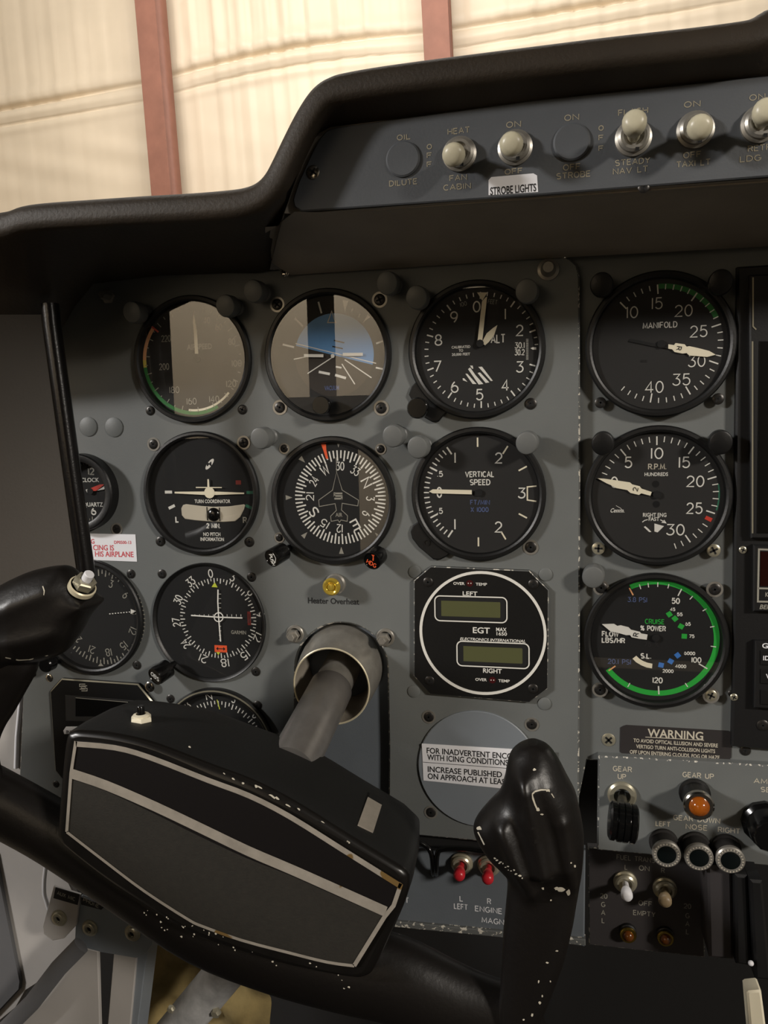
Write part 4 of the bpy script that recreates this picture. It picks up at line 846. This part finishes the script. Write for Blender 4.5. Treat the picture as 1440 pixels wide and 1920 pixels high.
# ================================================================== glareshield with eyebrow switch row
def glareshield():
    T = Thing('glareshield', 'dark brown stepped glareshield overhanging the whole instrument panel', 'glareshield', (0, -105, 150))
    lip = [(-1100,470),(-600,430),(-300,410),(-160,402),(-60,398),(0,391),(30,381),(70,375),(150,369),(250,362),(350,356),(420,350),(452,345),(474,336),(490,320),(505,292),(525,250),(548,205),(570,170),(590,149),(612,136),(640,127),(720,113),(860,94),(1000,76),(1150,57),(1300,40),(1390,28),(1415,22),(1432,12),(1460,2),(1600,-20),(1900,-66),(2300,-126)]  # far ends run on out of view, added to block the side lamps
    tgt = [(-1100,800,-60),(-600,720,-60),(-330,670,-60),(-200,650,-60),(-100,640,-60),(0,626,-58),(60,622,-50),(115,618,-30),(140,575,-8),(175,532,-3),(300,517,-3),(380,514,-3),(430,512,-3),(480,512,-3),(505,508,-3),(522,430,-85),(530,400,-86),(545,345,-87),(560,305,-87),(578,272,-87),(598,250,-87),(620,238,-87),(715,226,-87),(865,214,-87),(1005,196,-87),(1150,178,-87),(1300,160,-87),(1390,150,-87),(1415,147,-87),(1440,144,-87),(1480,140,-87),(1600,120,-87),(1900,76,-87),(2300,18,-87)]
    pts = [T.l(x, y) for x, y in lip]; n = len(pts); rings = []
    # resample smoothly
    for i in range(n):
        a = Vector(pts[max(i-1,0)]); c = Vector(pts[min(i+1,n-1)]); t = (c-a).normalized(); nn = Vector((t.y, -t.x)); p = Vector(pts[i])
        r = 7; tx, ty, tyv = tgt[i]; tg = T.l(tx, ty, -105-tyv); ring = []
        ring.append((p.x, p.y-4, -290)); ring.append((p.x, p.y, -40)); 
        for k in range(0, 7):
            a_ = radians(90-15*k); q_ = p+nn*(r-r*sin(a_)); ring.append((q_.x, q_.y, -r+r*cos(a_)))
        q_ = p+nn*10; ring.append((q_.x, q_.y, .3)); q_ = p+nn*13.5; ring.append((q_.x, q_.y, -.6)); q_ = p+nn*15; ring.append((q_.x, q_.y, -4))
        z_t = -(tyv+105); ring.append((tg[0], tg[1], z_t)); rings.append(ring)
    # densify along the lip
    D = []
    for i in range(n-1):
        for u in range(4):
            t = u/4; R_ = []
            for k in range(len(rings[0])):
                p0, p1, p2, p3 = (Vector(rings[j][k]) for j in (max(i-1,0), i, i+1, min(i+2,n-1)))
                R_.append(tuple(p1.lerp(p2, t) if k == len(rings[0])-1 else .5*((2*p1)+(p2-p0)*t+(2*p0-5*p1+4*p2-p3)*t*t+(3*p1-p0-3*p2+p3)*t**3)))
            D.append(R_)
    D.append(rings[-1]); b = MB(); b.loft(D, 0, False, False); T.part('shell', b, ['shield'], ang=1.2)
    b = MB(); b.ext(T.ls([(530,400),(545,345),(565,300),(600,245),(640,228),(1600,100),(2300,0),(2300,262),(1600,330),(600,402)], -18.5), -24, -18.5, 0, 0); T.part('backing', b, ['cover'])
    # cover below the switch plate: from the plate back down to the panel
    def c3(px, py, y): x, z = T.l(px, py, -105-y); return (x, z, -(y+105))
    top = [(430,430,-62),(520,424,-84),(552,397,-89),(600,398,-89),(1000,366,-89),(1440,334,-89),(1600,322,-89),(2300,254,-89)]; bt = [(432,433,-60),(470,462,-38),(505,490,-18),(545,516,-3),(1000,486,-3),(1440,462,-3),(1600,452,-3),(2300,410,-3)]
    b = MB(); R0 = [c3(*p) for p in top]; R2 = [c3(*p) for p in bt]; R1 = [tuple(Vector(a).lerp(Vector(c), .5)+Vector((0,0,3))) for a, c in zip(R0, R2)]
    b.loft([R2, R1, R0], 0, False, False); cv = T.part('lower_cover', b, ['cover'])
    for px, py, m in ((460,440,'screw'),(505,481,'screw'),(535,511,'chrome'),(1207,351,'screw')):
        o = screw(T, px, py, 2.6, m, {460:-52,505:-83,535:-100,1207:-16}[px])
    return T
GS = glareshield()
w = W(560, 395, -90); SP = Thing('eyebrow_switch_plate', 'grey switch plate set into the glareshield hump', 'panel', (w.x, -90, w.z))
b = MB(); b.ext(SP.ls([(565,396),(552,388),(549,374),(560,340),(585,285),(600,258),(613,244),(632,238),(1000,188),(1440,142),(1600,124),(2300,37),(2300,250),(1600,318),(1000,366)], 0), -3, 0, .6, 0, 0); SP.part('plate', b, ['switch_plate'])
b = MB()
for t, x, y, h, w in (('OIL',757,257,10,26),('DILUTE',756,342,10.5,53),('HEAT',860,245,11,42),('FAN',859,333,10.5,33),('CABIN',857,350,10.5,52),('ON',963,233,11,28),('OFF',963,321,10,34),('ON',1072,220,11,28),('OFF',1072,313,11,33),('STROBE',1075,328,11,64),('FLASH',1187,209,11,56),('STEADY',1186,303,11,66),('NAV LT',1182,319,11,66),('ON',1298,195,11,31),('OFF',1298,290,11,34),('TAXI LT',1300,306,11,64),('ON',1420,182,11,30),('RETR',1424,277,11,44),('LDG',1407,297,11,40)): SP.st(b, t, x, y, h, w, 1.8, .15)
for cx, ys in ((805,(275,291,308)),(1127,(240,258,278))):
    for t, y in zip('OFF', ys): SP.st(b, t, cx, y, 9.5, 10, 1.8, .15)
SP.part('lettering', b, ['engraved'])
for px, py in ((756,299),(1072,267)):
    b = MB(); b.lathe([(8.4,0),(8.4,.8),(7.6,1.4),(0,1.4)], 36, 0); x, y = SP.l(px, py); SP.part('hole_plug', b, ['switch_plate'], at=(x, y, 0))
screw(SP, 587, 323, 3.4, 'chrome')
b = MB(); b.ext(SP.ls([(916,366),(916,338),(921,332),(1000,325),(1007,329),(1009,360)], .2), 0, .2, 0, 0); b2 = SP.part('label', b, ['tagw']); b = MB(); SP.ty(b, 'STROBE LIGHTS', 962, 355, 14, 86, .3); SP.part('label_lettering', b, ['ink'], parent=b2)
for px, py, tx, ty, L, lab in ((862,290,848,291,19,'first ivory toggle from the left on the eyebrow plate, under HEAT'),(966,278,957,269,19,'second ivory toggle from the left on the eyebrow plate, above the white label'),(1187,260,1190,222,20,'third ivory toggle from the left, flipped up over FLASH lettering'),(1303,245,1314,238,19,'fourth ivory toggle from the left, above TAXI lettering'),(1424,234,1438,203,20,'rightmost ivory toggle, cut off by the photo edge')): toggle(lab, px, py, tx, ty, L, -90, 'toggle', 4.5, 'steel', 7.2, 1.1, group='ivory eyebrow toggles')

# ================================================================== side trim on the left with black edge tube
w = W(160, 1100, -62); g = Thing('side_trim_panel', 'smooth dark grey side trim panel along the left edge', 'panel', (w.x, -62, w.z))
def l3(T, px, py, y): x, z = T.l(px, py, T.p.y-y); return (x, z, T.p.y-y)
rows = []
for k in range(9):
    t = k/8; py = 590+t*545; xe = 98+(165-98)*(py-600)/485; rows.append([l3(g, xe-6, py, -62), l3(g, xe-60, py, -72), l3(g, xe-140, py, -84), l3(g, xe-320, py, -112), l3(g, xe-500, py, -140)])  # outer columns extended out of view to shade the panel from the left
b = MB(); b.loft(rows, 0, False, False); g.part('face', b, ['sidewall'])
b = MB(); b.tube([l3(g, 94, 570, -62), l3(g, 98, 610, -62), l3(g, 131, 850, -62), l3(g, 164, 1085, -62), l3(g, 168, 1120, -62)], 5.0, 20); g.part('edge_tube', b, ['tube'])

# ================================================================== control column and yoke
w = W(637, 1250, 0); g = Thing('column_collar', 'round metal collar where the control column enters the panel', 'collar', (w.x, 7, w.z))
n = 56; c1 = W(621, 1287, -22); r1 = 71*(W(622, 1287, -22)-c1).length; ox, oy = c1.x-w.x, c1.z-w.z
def cring(u, rr): return [(rr*cos(2*pi*i/n)+ox*u, rr*sin(2*pi*i/n)+oy*u, 29*u) for i in range(n)]
b = MB(); b.loft([cring(u, 27.5+(r1-27.5)*v) for u, v in ((0,0),(.25,.05),(.5,.22),(.75,.55),(.92,.85),(.99,1))], 0, False); g.part('bell', b, ['steel'])
b = MB(); b.loft([cring(.985, r1+.1), cring(1.0, r1+.25), cring(1.012, r1-.3), cring(1.0, r1-.9)], 0, False); b.loft([cring(1.0, r1-.9), cring(.6, r1-1.5), cring(.02, r1-2)], 1, False); g.part('rim', b, ['bright_rim', 'cover'])
for px, py, lab in ((545,1196,'left one of the two silver bolts above the column collar'),(716,1203,'right one of the two silver bolts above the column collar')):
    w = W(px, py, -7); t = Thing('collar_bolt', lab, 'bolt', (w.x+1, 0, w.z+1), 'silver bolts at the column collar')
    b = MB(); b.lathe([(6,0),(6,1.2),(5.4,1.8),(4.2,1.8)], 28, 0); b.lathe([(4.4,1.8),(4.4,5),(3.9,5.6),(2.6,5.6),(2.6,8.4),(2.1,9),(0,9)], 6, 0, (-.6,-.6)); t.part('nut', b, ['steel'])

YK = Thing('control_yoke', 'black control yoke turned to the right with a striped hub in front of the panel', 'yoke', tuple(W(440, 1580, -110)))
def yl(px, py, y): x, z = YK.l(px, py, YK.p.y-y); return Vector((x, z, YK.p.y-y))
def smooth(pts, m=4, closed=False):
    P = [Vector(p) for p in pts]; n = len(P); out = []
    for i in range(n if closed else n-1):
        p0 = P[(i-1) % n if closed else max(i-1, 0)]; p1 = P[i]; p2 = P[(i+1) % n]; p3 = P[(i+2) % n if closed else min(i+2, n-1)]
        for u in range(m):
            t = u/m; out.append(.5*((2*p1)+(p2-p0)*t+(2*p0-5*p1+4*p2-p3)*t*t+(3*p1-p0-3*p2+p3)*t**3))
    if not closed: out.append(P[-1])
    return out
YF = -138
# shaft
a = W(672, 1190, 40); c = W(545, 1440, -92); A = Vector((a.x, 40, a.z)); Cc = Vector((c.x, -92, c.z))
def toloc(v): return Vector((v.x-YK.p.x, v.z-YK.p.z, YK.p.y-v.y))
b = MB(); b.tube([toloc(A), toloc(A.lerp(Cc, .48))], 12.0, 36); YK.part('inner_shaft', b, ['steel'])
b = MB(); p = [toloc(A.lerp(Cc, u)) for u in (.455, .462, .47, .8, 1)]; b.tube(p, [12.2, 13.2, 13.6, 13.8, 14], 40); YK.part('outer_shaft', b, ['shaft'])
# hub
ho = [(130,1374),(150,1372),(215,1379),(285,1396),(395,1438),(472,1467),(550,1507),(650,1569),(738,1622),(760,1638),(766,1654),(761,1688),(735,1750),(700,1822),(685,1836),(660,1838),(600,1828),(520,1810),(440,1786),(350,1752),(270,1702),(190,1648),(120,1592),(106,1575),(104,1555),(112,1450),(120,1385)]
H = smooth([(*p, 0) for p in ho], 4, True); hx = sum(p[0] for p in H)/len(H); hy = sum(p[1] for p in H)/len(H)
ctr = yl(hx, hy, YF); base = [yl(p[0], p[1], YF) for p in H]
def hring(k, z, ins=0):
    out = []
    for p in base:
        d = Vector((p.x-ctr.x, p.y-ctr.y)); L_ = d.length; d = d*((L_*k-ins)/L_); out.append((ctr.x+d.x, ctr.y+d.y, ctr.z-z))
    return out
b = MB(); b.loft([hring(1,0,4.2), hring(1,.5,2.4), hring(1,1.6,.9), hring(1,3.4,.1)], 1, False); b.loft([hring(1,3.4,.1), hring(1.0,16), hring(.985,38), hring(.955,54), hring(.87,64), hring(.6,68)], 2, False)
b.poly([(p[0], p[1]) for p in hring(1,0,4.2)], ctr.z, 0); YK.part('hub', b, ['yoke', 'yoke_worn', 'crackle'], ang=.8)
zf = ctr.z-0
top = [(142,1390),(215,1397),(280,1415),(390,1458),(467,1487),(543,1526),(642,1588),(752,1657)]; right = [(752,1657),(738,1698),(721,1719),(664,1811)]; low = [(664,1811),(613,1804),(540,1786),(453,1763),(380,1737),(351,1723),(272,1672),(204,1621),(125,1560)]; left = [(125,1560),(133,1450),(142,1390)]
def bl(pts, z): return [tuple(yl(x, y, YK.p.y-z)[:2]) for x, y in pts]
zb = zf+.7; kp = YK.k(440, 1600, zb)[0]
st_ = smooth([(135,1440,0),(200,1462,0),(290,1498,0),(385,1541,0),(470,1583,0),(555,1622,0),(640,1660,0),(727,1700,0)], 3); sb_ = smooth([(720,1719,0),(640,1684,0),(543,1641,0),(460,1608,0),(370,1566,0),(290,1526,0),(200,1484,0),(133,1461,0)], 3)
tp = [p for p in smooth([(*p, 0) for p in top], 3)]; lw_ = [p for p in smooth([(*p, 0) for p in low], 3)]
outl = [(p[0], p[1]) for p in tp]+right[1:-1]+[(p[0], p[1]) for p in lw_]+left[1:-1]
b = MB(); b.ext(bl(outl, zb), zf-.2, zb, .15, 0); bd = YK.part('badge', b, ['badge'])
b = MB(); b.poly(bl([(p[0], p[1]) for p in sb_]+left[:1]+[(p[0], p[1]) for p in lw_[::-1]]+right[-1:], zb+.08)[::-1], zb+.08, 0)
YK.part('badge_lower_field', b, ['badge_low'], 'textured dark brown lower field', bd)
b = MB(); z = zb+.5
b.ribbon(bl([(p[0], p[1]+5) for p in tp], z), 10*kp, z, 0); b.ribbon(bl(right, z), 7*kp, z, 0); b.ribbon(bl([(p[0], p[1]) for p in lw_], z), 5.5*kp, z, 0); b.ribbon(bl(left, z), 6*kp, z, 0)
b.ribbon(bl([((p[0]+q_[0])/2, (p[1]+q_[1])/2) for p, q_ in zip(st_, sb_[::-1])], z+.05), 19*kp, z+.05, 0)
YK.part('badge_trim', b, ['badge_trim'], 'brushed metal outline and diagonal stripe', bd)
# paint chips on the front edge of the hub
b = MB()
for x, y, l_, w_ in ((437,1467,4,2),(455,1475,3,3),(480,1481,4,4),(487,1483,6,2),(511,1500,9,3),(519,1503,5,3),(540,1517,6,2),(560,1524,4,2),(355,1407,3,2),(420,1457,3,1.5),(605,1548,4,1.5)):
    p = yl(x, y-6, YF-1.2); l_ *= .75; w_ *= .7; pts = [(p.x+l_*kp*cos(t)*random.uniform(.6,1.2)+.5*w_*kp*sin(t), p.y+w_*kp*sin(t)*random.uniform(.6,1.2)-.5*l_*kp*cos(t)) for t in [2*pi*i/9 for i in range(9)]]; b.poly(pts, zf+.9-1.0*0, 0)
for i in range(46):
    x = random.uniform(260, 660); u = (x-260)/400; y = 1698+u*128+random.uniform(4, 34); p = yl(x, y, YF-.4); l_ = random.uniform(.8, 2.6)*kp
    if random.random() < .6 or x < 420: b.poly([(p.x+l_*cos(2*pi*k/6)*random.uniform(.5,1.2), p.y+l_*sin(2*pi*k/6)*random.uniform(.5,1.2)) for k in range(6)], zf+.12, 0)
cp = YK.part('paint_chips', b, ['chip'], 'bare paint chips'); cp['kind'] = 'stuff'
# button and slot on top of the hub
def inpoly(x, y, P):
    c = False
    for p, q_ in zip(P, P[1:]+P[:1]):
        if (p.y > y) != (q_.y > y) and x < (q_.x-p.x)*(y-p.y)/(q_.y-p.y)+p.x: c = not c
    return c
def hub_side(px, py, out=.4):
    y = YF
    while y < -75:
        p = yl(px, py, y)
        if inpoly(p.x, p.y, base): break
        y += .25
    return yl(px, py, y-1.0*out)
p = hub_side(265, 1349, 0); b = MB(); b.X = Matrix.Translation(p) @ Matrix.Rotation(-pi/2, 4, 'X'); b.lathe([(5.8,-3),(5.8,1.0),(5.2,1.8),(3.2,2.2)], 6, 0); b.lathe([(4.2,1.5),(4.2,2.8),(2.6,3.2)], 24, 0); b.lathe([(2,2),(2,7.0),(1.6,7.6),(0,7.6)], 20, 1); YK.part('push_button', b, ['cream', 'gloss'])
P4 = [hub_side(*p, 1.2) for p in ((671,1546),(700,1560),(716,1509),(690,1494))]; b = MB(); b.add([tuple(p) for p in P4]+[tuple(p-Vector((1,2,0))) for p in P4], [[0,1,2,3],[0,4,5,1],[1,5,6,2],[2,6,7,3],[3,7,4,0]], 0)
P5 = [hub_side(*p, 1.0) for p in ((691,1494),(717,1508),(721,1499),(695,1484))]; b.add([tuple(p) for p in P5], [[0,1,2,3]], 1); YK.part('slot_tag', b, ['badge_trim', 'hole'], 'bare aluminium tag in the hub slot')
# lower bar
def bar(name, pts, y, flat=1.0, m='yoke_arm', n=28):
    P = [yl(x, yy, y) for x, yy, r in pts]; R = [r*YK.k(440, 1600, YK.p.y-y)[0] for x, yy, r in pts]
    Q = smooth([(*p, ) for p in P], 4); RR = [v[0] for v in smooth([(r, 0, 0) for r in R], 4)]; b = MB(); b.tube(Q, RR, n, 0, flat); return YK.part(name, b, [m], ang=1.2)
bar('lower_bar', [(-130,1455,62),(-60,1476,63),(20,1516,62),(110,1567,61),(240,1652,62),(380,1736,68),(520,1780,76),(640,1812,76),(740,1836,74),(830,1876,70),(900,1900,64),(960,1912,60),(1000,1900,50)], -112, .72)
SURF = {}
def sliced(name, sl, y, th, m='yoke_arm', horiz=False, ridges=()):
    rings = []; n = 72
    SL = smooth([(float(a), float(b_), float(c_)) for a, b_, c_ in sl], 6)
    for s_ in SL:
        t, a, c_ = s_; ring = []; hw = (c_-a)/2; T_ = th(t) if callable(th) else th
        for k in range(n):
            an = 2*pi*k/n; u = cos(an); v = sin(an); e = abs(u)**.85*(1 if u > 0 else -1); px = (a+c_)/2+hw*e; dz = T_*(abs(v)**.9)*(1 if v > 0 else -1)
            pp = (t, px) if horiz else (px, t)
            if v > 0:
                for rx0, ry0, rx1, ry1, wd_, am in ridges:
                    d0 = Vector((rx1-rx0, ry1-ry0)); L2 = d0.length_squared; tt = max(0, min(1, ((pp[0]-rx0)*d0.x+(pp[1]-ry0)*d0.y)/L2)); dd = hypot(pp[0]-rx0-tt*d0.x, pp[1]-ry0-tt*d0.y)
                    dz += am*math.exp(-(dd/wd_)**2)*v
            q0 = yl(pp[0], pp[1], y); ring.append((q0.x, q0.y, q0.z+dz))
        rings.append(ring if horiz else ring[::-1])
    b = MB(); b.loft(rings, 0); SURF[name] = b; return YK.part(name, b, [m], ang=1.3)
sliced('right_grip', [(1391,990,1008),(1394,980,1016),(1400,968,1028),(1412,957,1039),(1430,951,1050),(1456,946,1063),(1486,935,1079),(1510,912,1085),(1532,894,1090),(1550,888,1093),(1572,895,1095),(1600,914,1094),(1625,937,1092),(1648,951,1089),(1700,948,1080),(1740,944,1073),(1800,941,1058),(1850,938,1040),(1890,936,1024),(1930,940,1005),(1960,955,985)], -122,
  lambda t: 4+11*min(1, max(0, (t-1391)/60))**.6-6*min(1, max(0, (t-1605)/50)), ridges=((982,1440,1020,1600,17,6.5),(944,1525,996,1650,15,5.5),(1062,1520,1080,1640,18,4.5),(1008,1430,1046,1490,26,1.8)))
sliced('left_grip', [(-150,1150,1330),(-80,1125,1320),(-40,1112,1290),(0,1098,1262),(30,1083,1244),(55,1072,1241),(80,1065,1238),(105,1061,1231),(124,1062,1219),(140,1078,1196),(152,1096,1170),(164,1114,1152),(172,1124,1140)], -122, lambda t: 19-8*max(0, (t-60)/115), horiz=True, ridges=((-40,1170,110,1100,18,2.0),(-40,1215,130,1180,14,2.0)))
sliced('left_arm', [(1225,-150,70),(1250,-150,68),(1270,-150,60),(1300,-145,43),(1340,-140,20),(1368,-138,2),(1400,-138,-10),(1440,-138,-8),(1500,-138,10),(1560,-120,0)], -118, 13)
from mathutils.bvhtree import BVHTree
def chips(on, polys, parent):
    bv = BVHTree.FromPolygons(SURF[on].v, SURF[on].f); o = toloc(CAMC); b = MB()
    for P in polys:
        vs = []
        for x, y in P:
            d = (yl(x, y, -110)-o).normalized(); h = bv.ray_cast(o, d)
            if h[0] is None: vs = None; break
            vs.append(h[0]-d*.25)
        if vs: b.poly([(0,0)]*0 or [(v.x, v.y) for v in vs]); n_ = len(vs); b.v[-n_:] = vs
    cp = YK.part('paint_chips', b, ['chip'], 'bare paint chips', parent); cp['kind'] = 'stuff'
def blob(x, y, rx, ry, n=9): return [(x+rx*cos(2*pi*i/n)*random.uniform(.6,1.2), y+ry*sin(2*pi*i/n)*random.uniform(.6,1.2)) for i in range(n)]
def streak(pts, w_): 
    out = []
    for (x0, y0), (x1, y1) in zip(pts, pts[1:]):
        L_ = hypot(x1-x0, y1-y0); nx, ny = -(y1-y0)/L_*w_/2, (x1-x0)/L_*w_/2; k = random.uniform(.6,1.2); out.append([(x0+nx,y0+ny),(x1+nx*k,y1+ny*k),(x1-nx*k,y1-ny*k),(x0-nx,y0-ny)])
    return out
RG = [o for o in YK.o.children if o.name.startswith('right_grip')][0]
pl = streak([(1008,1519),(1003,1508),(999,1496),(998,1489),(1003,1484),(1014,1481),(1024,1481),(1031,1484)], 3)+streak([(1034,1488),(1039,1496)], 2)+[blob(1027,1482,5,3),blob(1009,1518,4,4),blob(1016,1527,3,2),blob(1002,1443,3,2.5)]
pl += [blob(898,1553,6,4)]+streak([(896,1560),(902,1572),(908,1584)], 2.5)+[blob(1052,1668,9,5),blob(1066,1674,5,6),blob(1044,1666,5,3),blob(1018,1666,2.5,3),blob(1033,1688,2,2),blob(1078,1624,3,3),blob(1071,1618,2,2)]
for i in range(16): pl.append(blob(926+i*3.6+random.uniform(-2,2), 1609+i*2.5+random.uniform(-3,3), random.uniform(1,3.2), random.uniform(.8,2)))
for x, y in ((1052,1783),(1034,1805),(1025,1868),(1020,1880),(1006,1903),(990,1912),(1040,1840),(1018,1840)): pl.append(blob(x-8, y, random.uniform(1.5,3), random.uniform(1.5,4)))
chips('right_grip', pl, RG)
LG = [o for o in YK.o.children if o.name.startswith('left_grip')][0]
chips('left_grip', streak([(80,1099),(83,1108),(82,1116)], 2)+streak([(10,1233),(35,1238),(55,1237),(90,1229)], 2), LG)
p = yl(160, 1090, -128); b = MB(); b.X = Matrix.Translation(p) @ Matrix.Rotation(radians(52), 4, 'Z') @ Matrix.Rotation(pi/2, 4, 'Y') @ Matrix.Rotation(.3, 4, 'X')
b.X = Matrix.Translation(p) @ Vector((0,0,1)).rotation_difference(Vector((.62,.72,.25)).normalized()).to_matrix().to_4x4()
b.lathe([(7.0,-6),(7.0,-3.5),(6.2,-3)], 32, 0); b.lathe([(5.6,-3),(5.6,1),(4.8,1.6),(3.2,1.6)], 6, 1); b.lathe([(2.6,1),(2.6,5.5),(2.2,6),(0,6)], 24, 2); YK.part('transmit_switch', b, ['bright_rim', 'nickel', 'tagw'])

# ================================================================== lower left corner
w = W(40, 1650, 24); g = Thing('side_kick_panel', 'pale grey side kick panel in the lower left corner', 'panel', (w.x, 24, w.z))
b = MB(); b.ext(g.ls([(-120,1225),(60,1225),(60,1440),(104,1600),(150,1700),(155,1790),(48,1858),(30,1890),(-120,2010)]), -4, 0, .8, 0, 0); g.part('sheet', b, ['pale'])
b = MB(); b.ext(g.ls([(-120,1560),(-10,1600),(38,1841),(36,1856),(-10,1905),(-120,1990)], 3), .5, 3, .8, 0, 0); g.part('pocket', b, ['midgrey'], 'dark grey pocket edge')
b = MB(); b.tube([(*g.l(x, y, 2), 2) for x, y in ((40,1280),(38,1320),(32,1380),(30,1440))], 1.6, 12); g.part('trim_bead', b, ['tagw'])
w = W(86, 1660, 4); g = Thing('white_cable', 'short white cable hanging beside the headset jacks', 'cable', (w.x, 4, w.z)); b = MB(); b.tube([(p[0], p[1], p[2]) for p in smooth([(*g.l(x, y), 0) for x, y in ((86,1600),(86,1622),(83,1650),(83,1675),(87,1690),(93,1708),(100,1716))], 4)], 1.5, 12); g.part('lead', b, ['tagw'])
w = W(200, 1750, -6); g = Thing('jack_bracket', 'grey bracket holding three headset jacks at the lower left', 'bracket', (w.x, -6, w.z))
b = MB(); b.ext(g.ls([(152,1680),(235,1714),(284,1752),(284,1772),(272,1790),(255,1797),(190,1786),(152,1776),(140,1760),(143,1700)]), -2, 0, .5, 0, 0); g.part('plate', b, ['blank'])
b = MB(); b.ext(g.ls([(100,1662),(150,1678),(143,1735),(120,1760),(98,1764),(82,1752),(80,1738)], 2), 0, 2, .5, 0, 0); g.part('small_plate', b, ['pale'])
b = MB(); b.ext(g.ls([(104,1664),(149,1677),(145,1697),(100,1684)], 2.5), 2, 2.5, 0, 0); g.st(b, 'AUX MIC', 124, 1680, 7, 34, 1.1, 2.6, 1, -14); b.ext(g.ls([(152,1682),(192,1697),(190,1706),(152,1696)], 2.5), 0, 2.5, 0, 0); g.st(b, 'PHONE', 171, 1693, 7, 30, 1.1, 2.6, 1, -18); g.part('name_tag', b, ['ink', 'dimwhite'])
for px, py, z in ((110,1722,2),(168,1741,0),(248,1750,0)):
    b = MB(); b.lathe([(6.2,0),(6.2,.8),(5,1),(4.6,2.6),(3.8,3),(2.4,3),(2.2,.8)], 28, 0); b.lathe([(2.2,.8),(0,.8)], 20, 1); x, y = g.l(px, py, z+1); g.part('jack', b, ['nickel', 'hole'], at=(x, y, z))
b = MB(); b.ext(g.ls([(140,1772),(183,1784),(189,1990),(-40,1990),(60,1870)], -2), -5, -2, .5, 0, 0); g.part('leg', b, ['pale'])
b = MB(); b.ext(g.ls([(213,1788),(256,1794),(238,1990),(196,1990)], -1), -4, -1, .5, 0, 0); b.ext(g.ls([(256,1794),(276,1780),(250,1990),(238,1990)], -3), -20, -3, .5, 1, 1); g.part('leg', b, ['pale', 'blank'])
w = W(90, 1840, -22); g = Thing('harness_strap', 'grey strap running diagonally behind the jack bracket', 'strap', (w.x, -10, w.z)); b = MB(); b.tube([(*g.l(x, y, 3), 3) for x, y in ((152,1772),(110,1815),(60,1880),(0,1940),(-40,1985))], 6.5, 18, 0, .5); g.part('webbing', b, ['midgrey'])
w = W(340, 1840, 90); g = Thing('insulation_blanket', 'olive felt insulation below the yoke hub', 'insulation', (w.x, 90, w.z))
b = MB(); NX = 24; pts = []
for j in range(NX+1):
    for i in range(NX+1):
        x, y = g.l(235+270*i/NX, 1720+290*j/NX, 0); b.v.append(Vector((x, y, 5*sin(i*.7+j*.4)+4*sin(j*.9-i*.3))))
for j in range(NX):
    for i in range(NX): a = j*(NX+1)+i; b.f.append([a, a+NX+1, a+NX+2, a+1]); b.m.append(0)
g.part('felt', b, ['felt'], ang=3)
w = W(370, 1870, 30); g = Thing('rudder_pedal_tube', 'worn grey metal tube running down below the yoke hub', 'tube', (w.x, 30, w.z))
b = MB(); b.tube([(*g.l(x, y, 0), 0) for x, y in ((450,1790),(420,1825),(370,1885),(320,1945),(280,1995))], 15, 32); g.part('pipe', b, ['pedal'])
b = MB(); b.X = Matrix.Translation((*g.l(322,1890,14), 14)); b.lathe([(3,0),(3,2),(2,3),(0,3)], 6, 0); b.X = Matrix.Translation((*g.l(402,1904,14), 10)); b.lathe([(4,0),(4,2),(2.5,4),(0,4)], 6, 0); g.part('bolt_head', b, ['nickel'])
